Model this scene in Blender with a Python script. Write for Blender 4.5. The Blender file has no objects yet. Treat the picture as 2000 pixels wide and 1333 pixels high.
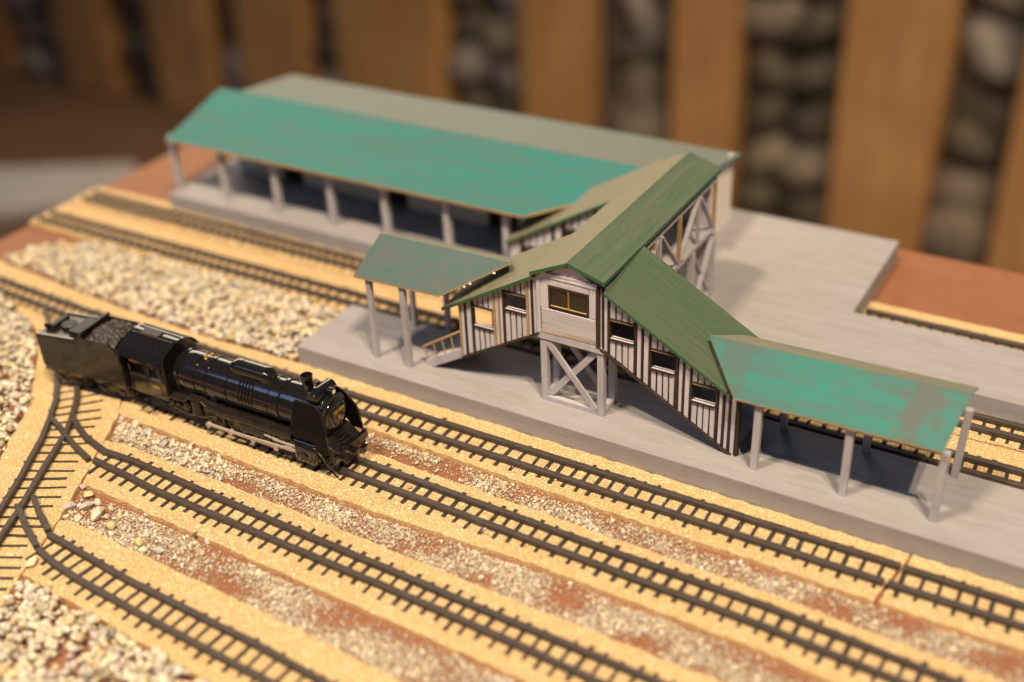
import bpy, bmesh, math, random
import numpy as np
from mathutils import Vector, Matrix, noise

# ------------------------------------------------------------------ camera, world, lamps, exposure
# everything below is written in centimetres and scaled to metres when the meshes are made
U = 0.01
sc = bpy.context.scene
COL = sc.collection
cam_d = bpy.data.cameras.new("camera")
cam = bpy.data.objects.new("camera", cam_d)
COL.objects.link(cam)
sc.camera = cam
CAM = Vector((12.46, -24.96, 20.78))
cam_d.sensor_width = 36.0
cam_d.lens = 2347.5 * 36.0 / 2000.0
cam_d.clip_start = 0.005
cam_d.clip_end = 50.0
cam_d.dof.use_dof = True
cam_d.dof.focus_distance = 33.2 * U
cam_d.dof.aperture_fstop = 5.2
cam_d.dof.aperture_blades = 0
# axes fitted to the photograph's vanishing points (right, down, forward)
RIGHT = Vector((0.86306635, 0.50347845, -0.04032275))
DOWN = Vector((0.23662449, -0.47356841, -0.84837598))
FWD = Vector((-0.44623461, 0.72266341, -0.52785630))
M = Matrix((RIGHT, -DOWN, -FWD)).transposed()
cam.matrix_world = Matrix.Translation(CAM * U) @ M.to_4x4()

def aim(o, tgt):
    d = (Vector(tgt) * U - o.location).normalized()
    o.rotation_euler = d.to_track_quat('-Z', 'Y').to_euler()

def spot(name, loc, tgt, power, size_deg, blend, radius, col):
    l = bpy.data.lights.new(name, 'SPOT')
    l.energy = power; l.spot_size = math.radians(size_deg); l.spot_blend = blend
    l.shadow_soft_size = radius * U; l.color = col
    o = bpy.data.objects.new(name, l); COL.objects.link(o)
    o.location = Vector(loc) * U
    aim(o, tgt)
    return o

WARM = (1.0, 0.80, 0.56)
for dx, dy in ((-5, 2), (0, 0), (5, -2)):
    spot("ceiling_spot", (-30 + dx, -55 + dy, 135), (-4, 4, 0), 19.5, 62, 0.6, 1.6, WARM)
for dx, dy in ((-3.5, -4), (3.5, 4)):
    spot("ceiling_spot", (45 + dx, -42 + dy, 117), (-2, 4, 0), 36, 66, 0.6, 1.6, WARM)
# unseen spot added to light the wall behind the model
spot("ceiling_spot", (75, 30, 150), (-22, 105, -25), 125, 60, 1.0, 4.0, (1.0, 0.76, 0.48))
# cool daylight from a window on the left
win = bpy.data.lights.new("window_light", 'AREA')
win.shape = 'RECTANGLE'; win.size = 0.9; win.size_y = 0.7; win.energy = 4.5; win.color = (0.38, 0.56, 1.0)
wo = bpy.data.objects.new("window_light", win); COL.objects.link(wo)
wo.location = (-1.1, -1.5, 1.5); aim(wo, (-4, 0, 0))

# soft warm room light from beyond the wall at the back
rl = bpy.data.lights.new("room_light", 'AREA')
rl.shape = 'RECTANGLE'; rl.size = 1.6; rl.size_y = 0.5; rl.energy = 9.0; rl.color = (1.0, 0.84, 0.62)
ro = bpy.data.objects.new("room_light", rl); COL.objects.link(ro)
ro.location = (-1.25, 1.25, 0.62); aim(ro, (-4, 6, 2))

w = bpy.data.worlds.new("World"); sc.world = w; w.use_nodes = True
bg = w.node_tree.nodes["Background"]
bg.inputs[0].default_value = (0.48, 0.58, 1.0, 1); bg.inputs[1].default_value = 0.06
sc.view_settings.view_transform = 'Standard'
sc.view_settings.look = 'None'
sc.view_settings.exposure = 0.22
sc.view_settings.gamma = 1.0
sc.view_settings.use_curve_mapping = False
sc.cycles.max_bounces = 6
sc.cycles.use_denoising = True

# ------------------------------------------------------------------ helpers
R = random.Random(7)
ORG = {}

def thing(name, label, cat, loc=(0, 0, 0), rotz=0.0, group=None):
    o = bpy.data.objects.new(name, None); COL.objects.link(o)
    o.empty_display_size = 0.005
    o.location = Vector(loc) * U; o.rotation_euler = (0, 0, rotz)
    o['label'] = label; o['category'] = cat
    if group: o['group'] = group
    ORG[o.name] = Vector(loc) if rotz == 0 else Vector((0, 0, 0))
    return o

def tag(o, label=None, cat=None, group=None, kind=None):
    if label: o['label'] = label
    if cat: o['category'] = cat
    if group: o['group'] = group
    if kind: o['kind'] = kind
    return o

def link_mesh(name, me, parent=None):
    o = bpy.data.objects.new(name, me); COL.objects.link(o)
    if parent is not None:
        o.parent = parent
    return o

def obj(name, bm, mats, parent=None, bevel=0.0, smooth=False, seg=2):
    """one bmesh -> one mesh object (cm -> m), origin taken from the thing it belongs to"""
    org = ORG.get(parent.name, Vector((0, 0, 0))) if parent is not None else Vector((0, 0, 0))
    bmesh.ops.recalc_face_normals(bm, faces=bm.faces)
    if org.length: bmesh.ops.translate(bm, verts=bm.verts, vec=-org)
    bmesh.ops.scale(bm, verts=bm.verts, vec=(U, U, U))
    me = bpy.data.meshes.new(name); bm.to_mesh(me); bm.free()
    for m in (mats if isinstance(mats, (list, tuple)) else [mats]): me.materials.append(m)
    if smooth:
        me.polygons.foreach_set("use_smooth", [True] * len(me.polygons))
        me.set_sharp_from_angle(angle=math.radians(38))
    o = link_mesh(name, me, parent)
    if parent is not None: ORG[o.name] = org
    if bevel:
        b = o.modifiers.new("bevel", 'BEVEL'); b.width = bevel * U; b.segments = seg; b.limit_method = 'ANGLE'
        b.angle_limit = math.radians(35)
    return o

def box(bm, x0, x1, y0, y1, z0, z1, j=0.0):
    vs = [bm.verts.new((x + R.uniform(-j, j), y + R.uniform(-j, j), z + R.uniform(-j, j)))
          for x in (x0, x1) for y in (y0, y1) for z in (z0, z1)]
    a = vs
    fs = [(0, 1, 3, 2), (4, 6, 7, 5), (0, 4, 5, 1), (2, 3, 7, 6), (0, 2, 6, 4), (1, 5, 7, 3)]
    return [bm.faces.new([a[i] for i in f]) for f in fs]

def prism(bm, pts, axis, a, b):
    """polygon pts (2-D) extruded along axis from a to b. axis y: pts are (x,z); z: (x,y); x: (y,z)"""
    def P(p, t):
        if axis == 'y': return (p[0], t, p[1])
        if axis == 'z': return (p[0], p[1], t)
        return (t, p[0], p[1])
    v0 = [bm.verts.new(P(p, a)) for p in pts]; v1 = [bm.verts.new(P(p, b)) for p in pts]
    n = len(pts)
    fs = [bm.faces.new(v0), bm.faces.new(v1)]
    for i in range(n): fs.append(bm.faces.new((v0[i], v0[(i + 1) % n], v1[(i + 1) % n], v1[i])))
    return fs

def frame_of(d):
    d = d.normalized()
    u = d.cross(Vector((0, 0, 1)))
    if u.length < 1e-3: u = Vector((1, 0, 0))
    u.normalize(); v = u.cross(d).normalized()
    return u, v

def cyl(bm, p0, p1, r0, r1=None, n=20, cap=True):
    p0, p1 = Vector(p0), Vector(p1); r1 = r0 if r1 is None else r1
    u, v = frame_of(p1 - p0)
    A = [bm.verts.new(p0 + (u * math.cos(t) + v * math.sin(t)) * r0) for t in [2 * math.pi * i / n for i in range(n)]]
    B = [bm.verts.new(p1 + (u * math.cos(t) + v * math.sin(t)) * r1) for t in [2 * math.pi * i / n for i in range(n)]]
    for i in range(n): bm.faces.new((A[i], A[(i + 1) % n], B[(i + 1) % n], B[i]))
    if cap: bm.faces.new(A); bm.faces.new(B)

def lathe(bm, p0, axis, prof, n=28):
    """profile [(t, r)] along axis direction from p0"""
    p0 = Vector(p0); ax = Vector(axis).normalized(); u, v = frame_of(ax); rings = []
    for t, r in prof:
        rings.append([bm.verts.new(p0 + ax * t + (u * math.cos(a) + v * math.sin(a)) * max(r, 1e-4))
                      for a in [2 * math.pi * i / n for i in range(n)]])
    for A, B in zip(rings[:-1], rings[1:]):
        for i in range(n): bm.faces.new((A[i], A[(i + 1) % n], B[(i + 1) % n], B[i]))
    bm.faces.new(rings[0]); bm.faces.new(rings[-1])

def bar(bm, p0, p1, w, h, up=(0, 0, 1)):
    """rectangular bar from p0 to p1; w across, h along the up side"""
    p0, p1 = Vector(p0), Vector(p1); d = (p1 - p0).normalized()
    s = d.cross(Vector(up)).normalized(); t = s.cross(d).normalized()
    q = [(-w / 2, -h / 2), (w / 2, -h / 2), (w / 2, h / 2), (-w / 2, h / 2)]
    A = [bm.verts.new(p0 + s * a + t * b) for a, b in q]; B = [bm.verts.new(p1 + s * a + t * b) for a, b in q]
    for i in range(4): bm.faces.new((A[i], A[(i + 1) % 4], B[(i + 1) % 4], B[i]))
    bm.faces.new(A); bm.faces.new(B)

def tube(bm, pts, r, n=8):
    pts = [Vector(p) for p in pts]; rings = []
    for i, p in enumerate(pts):
        d = (pts[min(i + 1, len(pts) - 1)] - pts[max(i - 1, 0)])
        u, v = frame_of(d)
        rings.append([bm.verts.new(p + (u * math.cos(a) + v * math.sin(a)) * r) for a in [2 * math.pi * k / n for k in range(n)]])
    for A, B in zip(rings[:-1], rings[1:]):
        for i in range(n): bm.faces.new((A[i], A[(i + 1) % n], B[(i + 1) % n], B[i]))
    bm.faces.new(rings[0]); bm.faces.new(rings[-1])

def NB(): return bmesh.new()

def quick(name, mats, parent, fn, *a, bevel=0.0, smooth=False, **k):
    bm = NB(); fn(bm, *a, **k)
    return obj(name, bm, mats, parent, bevel, smooth)

# ------------------------------------------------------------------ materials (all procedural)
def mat(name):
    m = bpy.data.materials.new(name); m.use_nodes = True
    nt = m.node_tree; b = nt.nodes["Principled BSDF"]
    return m, nt, b

def coords(nt, scale, kind='Object'):
    """object coordinates in cm, stretched by scale"""
    tc = nt.nodes.new('ShaderNodeTexCoord'); mp = nt.nodes.new('ShaderNodeMapping')
    mp.inputs['Scale'].default_value = [100 * s for s in scale]
    nt.links.new(tc.outputs[kind], mp.inputs[0])
    return mp.outputs[0]

def noise_n(nt, vec, scale, detail=4, rough=0.6, dist=0.0):
    n = nt.nodes.new('ShaderNodeTexNoise'); n.inputs['Scale'].default_value = scale
    n.inputs['Detail'].default_value = detail; n.inputs['Roughness'].default_value = rough
    n.inputs['Distortion'].default_value = dist
    nt.links.new(vec, n.inputs['Vector']); return n.outputs['Fac']

def ramp(nt, fac, stops):
    r = nt.nodes.new('ShaderNodeValToRGB'); e = r.color_ramp.elements
    while len(e) < len(stops): e.new(0.5)
    for i, (p, c) in enumerate(stops):
        e[i].position = p; e[i].color = (*c, 1) if len(c) == 3 else c
    nt.links.new(fac, r.inputs[0]); return r.outputs[0]

def mixc(nt, fac, a, b, mode='MIX'):
    m = nt.nodes.new('ShaderNodeMix'); m.data_type = 'RGBA'; m.blend_type = mode
    for s, i in ((fac, 0), (a, 6), (b, 7)):
        if hasattr(s, 'links'): nt.links.new(s, m.inputs[i])
        elif i == 0: m.inputs[0].default_value = s
        else: m.inputs[i].default_value = (*s, 1)
    return m.outputs[2]

def bump(nt, b, h, strength, dist):
    n = nt.nodes.new('ShaderNodeBump'); n.inputs['Strength'].default_value = strength
    n.inputs['Distance'].default_value = dist * U
    nt.links.new(h, n.inputs['Height']); nt.links.new(n.outputs[0], b.inputs['Normal'])

def setp(b, **k):
    for key, v in k.items(): b.inputs[key.replace('_', ' ')].default_value = v

def painted(name, c0, c1, c2, rough=0.75, stretch=(0.35, 1.6, 1.6), sc_=1.0, bmp=0.25, dist=0.02, spec=0.3, stains=(), wear=0.58):
    """brushed paint over wood: c0 main, c1 variation, c2 worn spots"""
    m, nt, b = mat(name)
    v = coords(nt, stretch)
    n1 = noise_n(nt, v, 1.6 * sc_, 6, 0.62, 0.4); n2 = noise_n(nt, v, 7 * sc_, 5, 0.7)
    n3 = noise_n(nt, coords(nt, (1, 1, 1)), 0.7 * sc_, 3, 0.5)
    base = mixc(nt, ramp(nt, n1, [(0.38, (0, 0, 0)), (0.64, (1, 1, 1))]), c0, c1)
    base = mixc(nt, ramp(nt, n2, [(wear, (0, 0, 0)), (wear + 0.15, (1, 1, 1))]), base, c2)
    base = mixc(nt, ramp(nt, n3, [(0.3, (0.0,) * 3), (0.8, (0.35,) * 3)]), base, c1)
    for sx_, hw, cs_ in stains:      # blotches of their own shape across the sheet at local x = sx_ cm
        tc = nt.nodes.new('ShaderNodeTexCoord'); sp = nt.nodes.new('ShaderNodeSeparateXYZ'); nt.links.new(tc.outputs['Object'], sp.inputs[0])
        def M_(op, a, b_=0.0):
            q = nt.nodes.new('ShaderNodeMath'); q.operation = op
            for i, t in enumerate((a, b_)):
                if hasattr(t, 'links'): nt.links.new(t, q.inputs[i])
                else: q.inputs[i].default_value = t
            return q.outputs[0]
        nn = noise_n(nt, coords(nt, (1, 1, 1)), 1.7, 5, 0.6)
        d = M_('ADD', M_('ABSOLUTE', M_('SUBTRACT', M_('MULTIPLY', sp.outputs[0], 100.0), sx_)), M_('MULTIPLY', M_('SUBTRACT', nn, 0.5), 2.6))
        base = mixc(nt, ramp(nt, M_('DIVIDE', d, hw), [(0.25, (0.8,) * 3), (1.1, (0, 0, 0))]), base, cs_)
    nt.links.new(base, b.inputs['Base Color'])
    setp(b, Roughness=rough); b.inputs['Specular IOR Level'].default_value = spec
    if bmp: bump(nt, b, n2, bmp, dist)
    return m

def plain(name, c, rough=0.6, metal=0.0, var=0.25, sc_=3.0, bmp=0.0, dist=0.01, coat=0.0, spec=0.5):
    m, nt, b = mat(name)
    n = noise_n(nt, coords(nt, (1, 1, 1)), sc_, 5, 0.6)
    base = mixc(nt, ramp(nt, n, [(0.3, (0, 0, 0)), (0.75, (1, 1, 1))]), tuple(x * (1 - var) for x in c), tuple(min(1, x * (1 + var)) for x in c))
    nt.links.new(base, b.inputs['Base Color'])
    setp(b, Roughness=rough, Metallic=metal); b.inputs['Specular IOR Level'].default_value = spec
    b.inputs['Coat Weight'].default_value = coat
    if bmp: bump(nt, b, n, bmp, dist)
    return m

m_plat = painted("grey_platform_paint", (0.345, 0.335, 0.352), (0.30, 0.282, 0.285), (0.385, 0.368, 0.372), 0.62, (0.16, 1.6, 1.6), 1.4, 0.25, 0.02, 0.3, (), 0.52)
m_grey = painted("grey_post_paint", (0.51, 0.495, 0.535), (0.40, 0.38, 0.40), (0.60, 0.575, 0.59), 0.65, (1.6, 1.6, 0.3), 1.2, 0.3, 0.03)
m_wall = painted("lilac_grey_wall_paint", (0.66, 0.635, 0.675), (0.54, 0.51, 0.545), (0.74, 0.71, 0.73), 0.7, (1.6, 1.6, 0.3), 1.6, 0.4, 0.03)
m_chip = painted("chipped_grey_paint_on_tan_wood", (0.50, 0.45, 0.42), (0.52, 0.38, 0.22), (0.30, 0.22, 0.15), 0.7, (0.6, 2, 2), 3.0, 0.6, 0.04)
m_wallh = painted("lilac_grey_wall_paint_level_grain", (0.60, 0.575, 0.60), (0.50, 0.47, 0.47), (0.68, 0.64, 0.60), 0.7, (0.2, 1.6, 3.0), 1.8, 0.55, 0.03)
m_dark = painted("dark_brown_batten", (0.030, 0.020, 0.016), (0.055, 0.035, 0.022), (0.16, 0.095, 0.045), 0.55, (2, 2, 0.3), 2.0, 0.4, 0.03)
m_raw = painted("raw_wood_edge", (0.52, 0.34, 0.155), (0.38, 0.23, 0.10), (0.64, 0.45, 0.23), 0.6, (0.5, 2, 2), 2.0, 0.2)
m_teal = painted("teal_roof_paint", (0.010, 0.215, 0.180), (0.058, 0.140, 0.128), (0.095, 0.120, 0.112), 0.55, (0.20, 1.6, 1.6), 1.5, 0.3, 0.02, 0.25, ((1.85, .5, (0.105, 0.105, 0.098)), (-2.85, .5, (0.075, 0.125, 0.115))), 0.54)
m_tealg = painted("weathered_teal_roof_paint", (0.050, 0.125, 0.115), (0.098, 0.112, 0.106), (0.02, 0.20, 0.155), 0.55, (0.7, 1.1, 1.1), 1.5, 0.25, 0.02, 0.4)
m_tealb = painted("back_teal_roof_paint", (0.024, 0.205, 0.185), (0.060, 0.165, 0.160), (0.105, 0.140, 0.132), 0.5, (0.10, 0.8, 0.8), 1.2, 0.15, 0.02, 0.4, (), 0.53)
m_greyroof = painted("grey_green_roof_paint", (0.135, 0.185, 0.170), (0.165, 0.165, 0.145), (0.095, 0.185, 0.17), 0.55, (0.10, 0.7, 0.7), 0.8, 0.15)
m_green = painted("dark_green_roof_paint", (0.052, 0.102, 0.060), (0.088, 0.112, 0.070), (0.27, 0.25, 0.165), 0.52, (0.07, 3.0, 0.07), 2.0, 0.5, 0.02, 0.35)
m_greeny = painted("dark_green_bridge_roof_paint", (0.058, 0.108, 0.066), (0.105, 0.128, 0.088), (0.21, 0.20, 0.135), 0.52, (2.2, 0.10, 2.2), 1.8, 0.5, 0.02, 0.35)
m_edge = painted("green_roof_edge_paint", (0.030, 0.135, 0.060), (0.05, 0.12, 0.05), (0.10, 0.15, 0.07), 0.5, (1, 1, 1), 2.0, 0.3)
m_gsheen = painted("dust_and_sheen_green_roof_paint", (0.195, 0.190, 0.125), (0.235, 0.215, 0.145), (0.11, 0.135, 0.082), 0.6, (1.2, 1.2, 0.6), 2.4, 0.4, 0.02, 0.35)  # pale sheen of the left slopes painted into this colour, along with dust
m_cream = plain("cream_wall_paint", (0.86, 0.80, 0.72), 0.6, 0, 0.06)
m_board = painted("red_brown_board_paint", (0.280, 0.122, 0.062), (0.25, 0.105, 0.054), (0.33, 0.16, 0.09), 0.6, (0.5, 0.5, 0.5), 1.0, 0.1)
m_rail = painted("dark_rail_wood", (0.052, 0.041, 0.036), (0.078, 0.063, 0.055), (0.155, 0.125, 0.10), 0.5, (0.5, 2.2, 2.2), 2.5, 0.6, 0.03, 0.4)
m_tie = plain("dark_sleeper_ink", (0.042, 0.034, 0.031), 0.6, 0, 0.5, 6)
m_glassb = plain("smoky_brown_window_pane", (0.030, 0.022, 0.014), 0.18, 0, 0.4, 5)
m_void = plain("black_opening", (0.010, 0.009, 0.009), 0.8)
m_black = plain("gloss_black_enamel", (0.010, 0.0088, 0.0080), 0.15, 0, 0.4, 9, 0.12, 0.010, 0.7)
m_dull = plain("matt_black_plate", (0.0055, 0.005, 0.005), 0.5, 0, 0.3, 5, 0.1, 0.01, 0.0, 0.15)
m_blackm = plain("dusty_black_enamel", (0.018, 0.014, 0.011), 0.34, 0, 0.6, 8, 0.35, 0.03, 0.25)
m_silver = plain("silver_rod_paint", (0.55, 0.49, 0.45), 0.42, 0.35, 0.2, 10)
m_gold = plain("gold_paint", (0.62, 0.38, 0.08), 0.35, 0.7, 0.2, 20)
m_lens = plain("cream_lamp_lens", (0.80, 0.68, 0.45), 0.3)
m_coal = plain("grey_black_coal", (0.050, 0.040, 0.036), 0.42, 0, 0.6, 6, 0.8, 0.05)

def make_cork():
    m, nt, b = mat("tan_cork_sheet")
    v = coords(nt, (1, 1, 1))
    wv = nt.nodes.new('ShaderNodeTexNoise'); wv.inputs['Scale'].default_value = 6.0; nt.links.new(v, wv.inputs['Vector'])
    va = nt.nodes.new('ShaderNodeVectorMath'); va.operation = 'MULTIPLY_ADD'; va.inputs[1].default_value = (.16, .16, .16)
    nt.links.new(wv.outputs['Color'], va.inputs[0]); nt.links.new(v, va.inputs[2])
    vo = nt.nodes.new('ShaderNodeTexVoronoi'); vo.inputs['Scale'].default_value = 9.0; nt.links.new(va.outputs[0], vo.inputs['Vector'])
    ve = nt.nodes.new('ShaderNodeTexVoronoi'); ve.feature = 'DISTANCE_TO_EDGE'; ve.inputs['Scale'].default_value = 9.0; nt.links.new(va.outputs[0], ve.inputs['Vector'])
    n1 = noise_n(nt, v, 3.0, 6, 0.7, 0.6); n2 = noise_n(nt, coords(nt, (0.8, 1.5, 1)), 9.0, 5, 0.72, 1.2); n3 = noise_n(nt, v, 0.8, 3, 0.5)
    sep = nt.nodes.new('ShaderNodeSeparateColor'); nt.links.new(vo.outputs['Color'], sep.inputs[0])
    c = mixc(nt, ramp(nt, sep.outputs[0], [(0.0, (0, 0, 0)), (1.0, (1, 1, 1))]), (0.77, 0.525, 0.260), (0.85, 0.63, 0.345))
    c = mixc(nt, ramp(nt, n3, [(0.35, (0, 0, 0)), (0.75, (0.45,) * 3)]), c, (0.76, 0.49, 0.215))
    crack = ramp(nt, ve.outputs['Distance'], [(0.0, (1, 1, 1)), (0.045, (0, 0, 0))])
    gate = ramp(nt, n1, [(0.48, (0, 0, 0)), (0.66, (0.55,) * 3)])
    mk = nt.nodes.new('ShaderNodeMath'); mk.operation = 'MULTIPLY'; nt.links.new(crack, mk.inputs[0]); nt.links.new(gate, mk.inputs[1])
    c = mixc(nt, mk.outputs[0], c, (0.30, 0.16, 0.06))
    c = mixc(nt, ramp(nt, n2, [(0.60, (0, 0, 0)), (0.70, (0.75,) * 3)]), c, (0.42, 0.235, 0.09))
    nt.links.new(c, b.inputs['Base Color']); setp(b, Roughness=0.9); b.inputs['Specular IOR Level'].default_value = 0.15
    ad = nt.nodes.new('ShaderNodeMath'); ad.operation = 'MULTIPLY_ADD'; ad.inputs[1].default_value = 0.7
    nt.links.new(n2, ad.inputs[0]); nt.links.new(ramp(nt, ve.outputs['Distance'], [(0.0, (0, 0, 0)), (0.12, (1, 1, 1))]), ad.inputs[2])
    bump(nt, b, ad.outputs[0], 0.75, 0.05)
    return m
m_cork = make_cork()

def make_stone():
    m, nt, b = mat("pale_gravel_stone")
    at = nt.nodes.new('ShaderNodeAttribute'); at.attribute_name = 'tint'
    n = noise_n(nt, coords(nt, (1, 1, 1)), 14, 4, 0.6)
    c = mixc(nt, ramp(nt, n, [(0.3, (0.82,) * 3), (0.7, (1.08,) * 3)]), (0, 0, 0), at.outputs['Color'])
    mu = mixc(nt, 1.0, at.outputs['Color'], ramp(nt, n, [(0.3, (0.80,) * 3), (0.7, (1.0,) * 3)]), 'MULTIPLY')
    nt.links.new(mu, b.inputs['Base Color']); setp(b, Roughness=0.6); b.inputs['Specular IOR Level'].default_value = 0.35
    bump(nt, b, n, 0.4, 0.02)
    return m
m_stone = make_stone()

def make_plank():
    m, nt, b = mat("weathered_tan_plank")
    v = coords(nt, (0.5, 0.5, 0.05)); n1 = noise_n(nt, v, 1.2, 5, 0.6, 0.5); n2 = noise_n(nt, coords(nt, (1, 1, 1)), 0.10, 2, 0.5)
    c = ramp(nt, n1, [(0.3, (0.22, 0.115, 0.04)), (0.6, (0.36, 0.20, 0.075)), (0.8, (0.42, 0.26, 0.11))])
    c = mixc(nt, ramp(nt, n2, [(0.4, (0, 0, 0)), (0.7, (0.7,) * 3)]), c, (0.26, 0.13, 0.045))
    nt.links.new(c, b.inputs['Base Color']); setp(b, Roughness=0.7)
    bump(nt, b, n1, 0.4, 0.2)
    return m
m_plank = make_plank()
m_rock = painted("grey_brown_field_stone", (0.17, 0.14, 0.11), (0.11, 0.09, 0.068), (0.27, 0.245, 0.22), 0.8, (1, 1, 1), 0.16, 0.5, 0.3)
m_rockl = painted("pale_grey_field_stone", (0.24, 0.215, 0.20), (0.17, 0.15, 0.13), (0.30, 0.275, 0.26), 0.8, (1, 1, 1), 0.16, 0.5, 0.3)
m_rockd = painted("dark_olive_field_stone", (0.085, 0.072, 0.05), (0.05, 0.04, 0.03), (0.16, 0.14, 0.105), 0.8, (1, 1, 1), 0.16, 0.5, 0.3)
m_mortar = plain("dark_brown_mortar", (0.095, 0.072, 0.052), 0.9, 0, 0.4, 0.3)
m_floor = painted("brown_floor_wood", (0.145, 0.082, 0.045), (0.11, 0.058, 0.03), (0.21, 0.14, 0.09), 0.6, (0.03, 0.3, 0.3), 0.6, 0.1)
m_sheet = plain("pale_grey_sheet", (0.42, 0.39, 0.37), 0.7, 0, 0.15, 0.2)

# ------------------------------------------------------------------ pixel rays (photo pixels -> directions)
def ray(u, v):
    return RIGHT * ((u - 1000) / 2347.5) + DOWN * ((v - 667) / 2347.5) + FWD
def onz(u, v, z):
    d = ray(u, v); return CAM + d * ((z - CAM.z) / d.z)
def ony(u, v, y):
    d = ray(u, v); return CAM + d * ((y - CAM.y) / d.y)

# ------------------------------------------------------------------ setting: floor, plinth, baseboard, stone and plank wall
PZ = 0.78            # platform top
CZ = 0.15            # cork top
FZ = -47.0           # floor of the display
def S(name, bm, m, **k):
    o = obj(name, bm, m, None, **k); o['kind'] = 'structure'; return o
bm = NB(); box(bm, -260, 120, -90, 170, FZ - 2, FZ); S('floor', bm, m_floor)
bm = NB(); box(bm, -24, 26, -19, 12.5, FZ, -1.62); t = obj('plinth', bm, m_mortar); tag(t, 'plain dark plinth carrying the brown model baseboard', 'plinth')
bm = NB(); prism(bm, [(-26.75, -24), (30, -24), (30, 15.2), (4, 15.3), (-27.1, 15.5)], 'z', -1.6, 0.0)
S('ground', bm, m_board, bevel=0.04)

WY = 105.0
wall = thing('wall', 'blurred wall of upright tan planks with grey stones packed between', 'wall', (-45, WY, FZ))
bm = NB(); box(bm, -230, 60, WY + 4, WY + 8, FZ, -8); obj('mortar_bed', bm, m_mortar, wall)
plank_px = [(1645, 1850), (1320, 1442), (1030, 1152), (680, 872), (492, 615), (325, 428), (150, 232), (-60, 40), (1995, 2150)]
plank_x = []
for a, b_ in plank_px:
    xa = ony(a, 160, WY).x; xb = ony(b_, 160, WY).x; plank_x.append((xa, xb))
    bm = NB(); n = 10
    for i in range(1):
        box(bm, xa, xb, WY - 1.6, WY + 3.9, FZ + 0.05, -7.5, 0.25)
    obj('plank', bm, m_plank, wall, bevel=0.5)
plank_x.sort()
ico = NB(); bmesh.ops.create_icosphere(ico, subdivisions=2, radius=1.0)
ICO2 = (np.array([v.co[:] for v in ico.verts]), [tuple(v.index for v in f.verts) for f in ico.faces]); ico.free()
def rock_mesh(name, rx, ry, rz, seed, m):
    vs = ICO2[0].copy(); out = []
    for p in vs:
        d = 1 + 0.30 * noise.noise(Vector(p) * 1.3 + Vector((seed * 3.1, seed * 1.7, 0)))
        out.append((p[0] * rx * d * U, p[1] * ry * d * U, p[2] * rz * d * U))
    me = bpy.data.meshes.new(name); me.from_pydata(out, [], ICO2[1]); me.materials.append(m)
    me.polygons.foreach_set("use_smooth", [True] * len(me.polygons)); return me
rocks = [rock_mesh('stone', 3.4, 3.4, 2.9, i, (m_rock, m_rockd, m_rock, m_rockl, m_rockd)[i % 5]) for i in range(10)]
gaps = [(plank_x[i][1], plank_x[i + 1][0]) for i in range(len(plank_x) - 1)]
for a, b_ in gaps:
    wgap = b_ - a
    nx = max(1, round(wgap / 8.0)); z = FZ + 2.6
    while z < -9:
        for k in range(nx):
            if R.random() < 0.12: continue
            o = link_mesh('stone', R.choice(rocks), wall)
            o.location = (Vector((a + wgap * (k + 0.5) / nx + R.uniform(-.5, .5), WY + 3.2 + R.uniform(-.8, .8), z + R.uniform(-.5, .5))) - ORG[wall.name]) * U
            s = wgap / nx / 6.6 * R.uniform(.75, 1.25)
            o.scale = (s, 1, R.uniform(.8, 1.9)); o.rotation_euler = (R.uniform(-.3, .3), R.uniform(0, 6.28), R.uniform(-.3, .3))
        z += 5.6
# pale board and a low stone lying on the floor beyond the model's left end
q = [onz(*p, FZ + 1.5) for p in ((-60, 330), (260, 318), (310, 372), (-60, 420))]
bm = NB(); prism(bm, [(p.x, p.y) for p in q], 'z', FZ + 0.02, FZ + 1.5); t = obj('pale_board', bm, m_sheet, bevel=0.2)
tag(t, 'pale grey board lying on the floor below the model', 'board')

# ------------------------------------------------------------------ platforms
def platform(name, pts, label):
    bm = NB(); prism(bm, pts, 'z', 0.004, PZ)
    t = obj(name, bm, m_plat, bevel=0.025); tag(t, label, 'platform'); return t
platform('station_platform', [(-10.45, -0.90), (27, -0.90), (27, 2.08), (-10.45, 2.04)], 'grey painted island platform carrying the footbridge steps and two teal canopies')
platform('station_platform', [(-22.55, 5.92), (27, 5.92), (27, 8.86), (4.48, 8.86), (4.48, 14.32), (-22.55, 14.32)], 'wide grey painted main platform carrying the long teal roofed station building')

# ------------------------------------------------------------------ tracks: cork bed, two rails, sleepers
SL = NB(); box(SL, -0.056, 0.056, -0.60, 0.60, 0.0, 0.022)
bmesh.ops.scale(SL, verts=SL.verts, vec=(U, U, U)); SLEEP = bpy.data.meshes.new('sleeper'); SL.to_mesh(SLEEP); SL.free(); SLEEP.materials.append(m_tie)

def densify(pts, step=0.22, jit=0.028, closed=True):
    out = []; n = len(pts)
    for i in range(n if closed else n - 1):
        a = Vector(pts[i]); b = Vector(pts[(i + 1) % n]); L = (b - a).length; k = max(1, int(L / step))
        for s in range(k):
            p = a.lerp(b, s / k); out.append((p.x + R.uniform(-jit, jit), p.y + R.uniform(-jit, jit)))
    return out

def cork(parent, pts, z1=CZ, name='cork_bed'):
    bm = NB(); prism(bm, densify(pts), 'z', 0.005, z1)
    return obj(name, bm, m_cork, parent)

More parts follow.
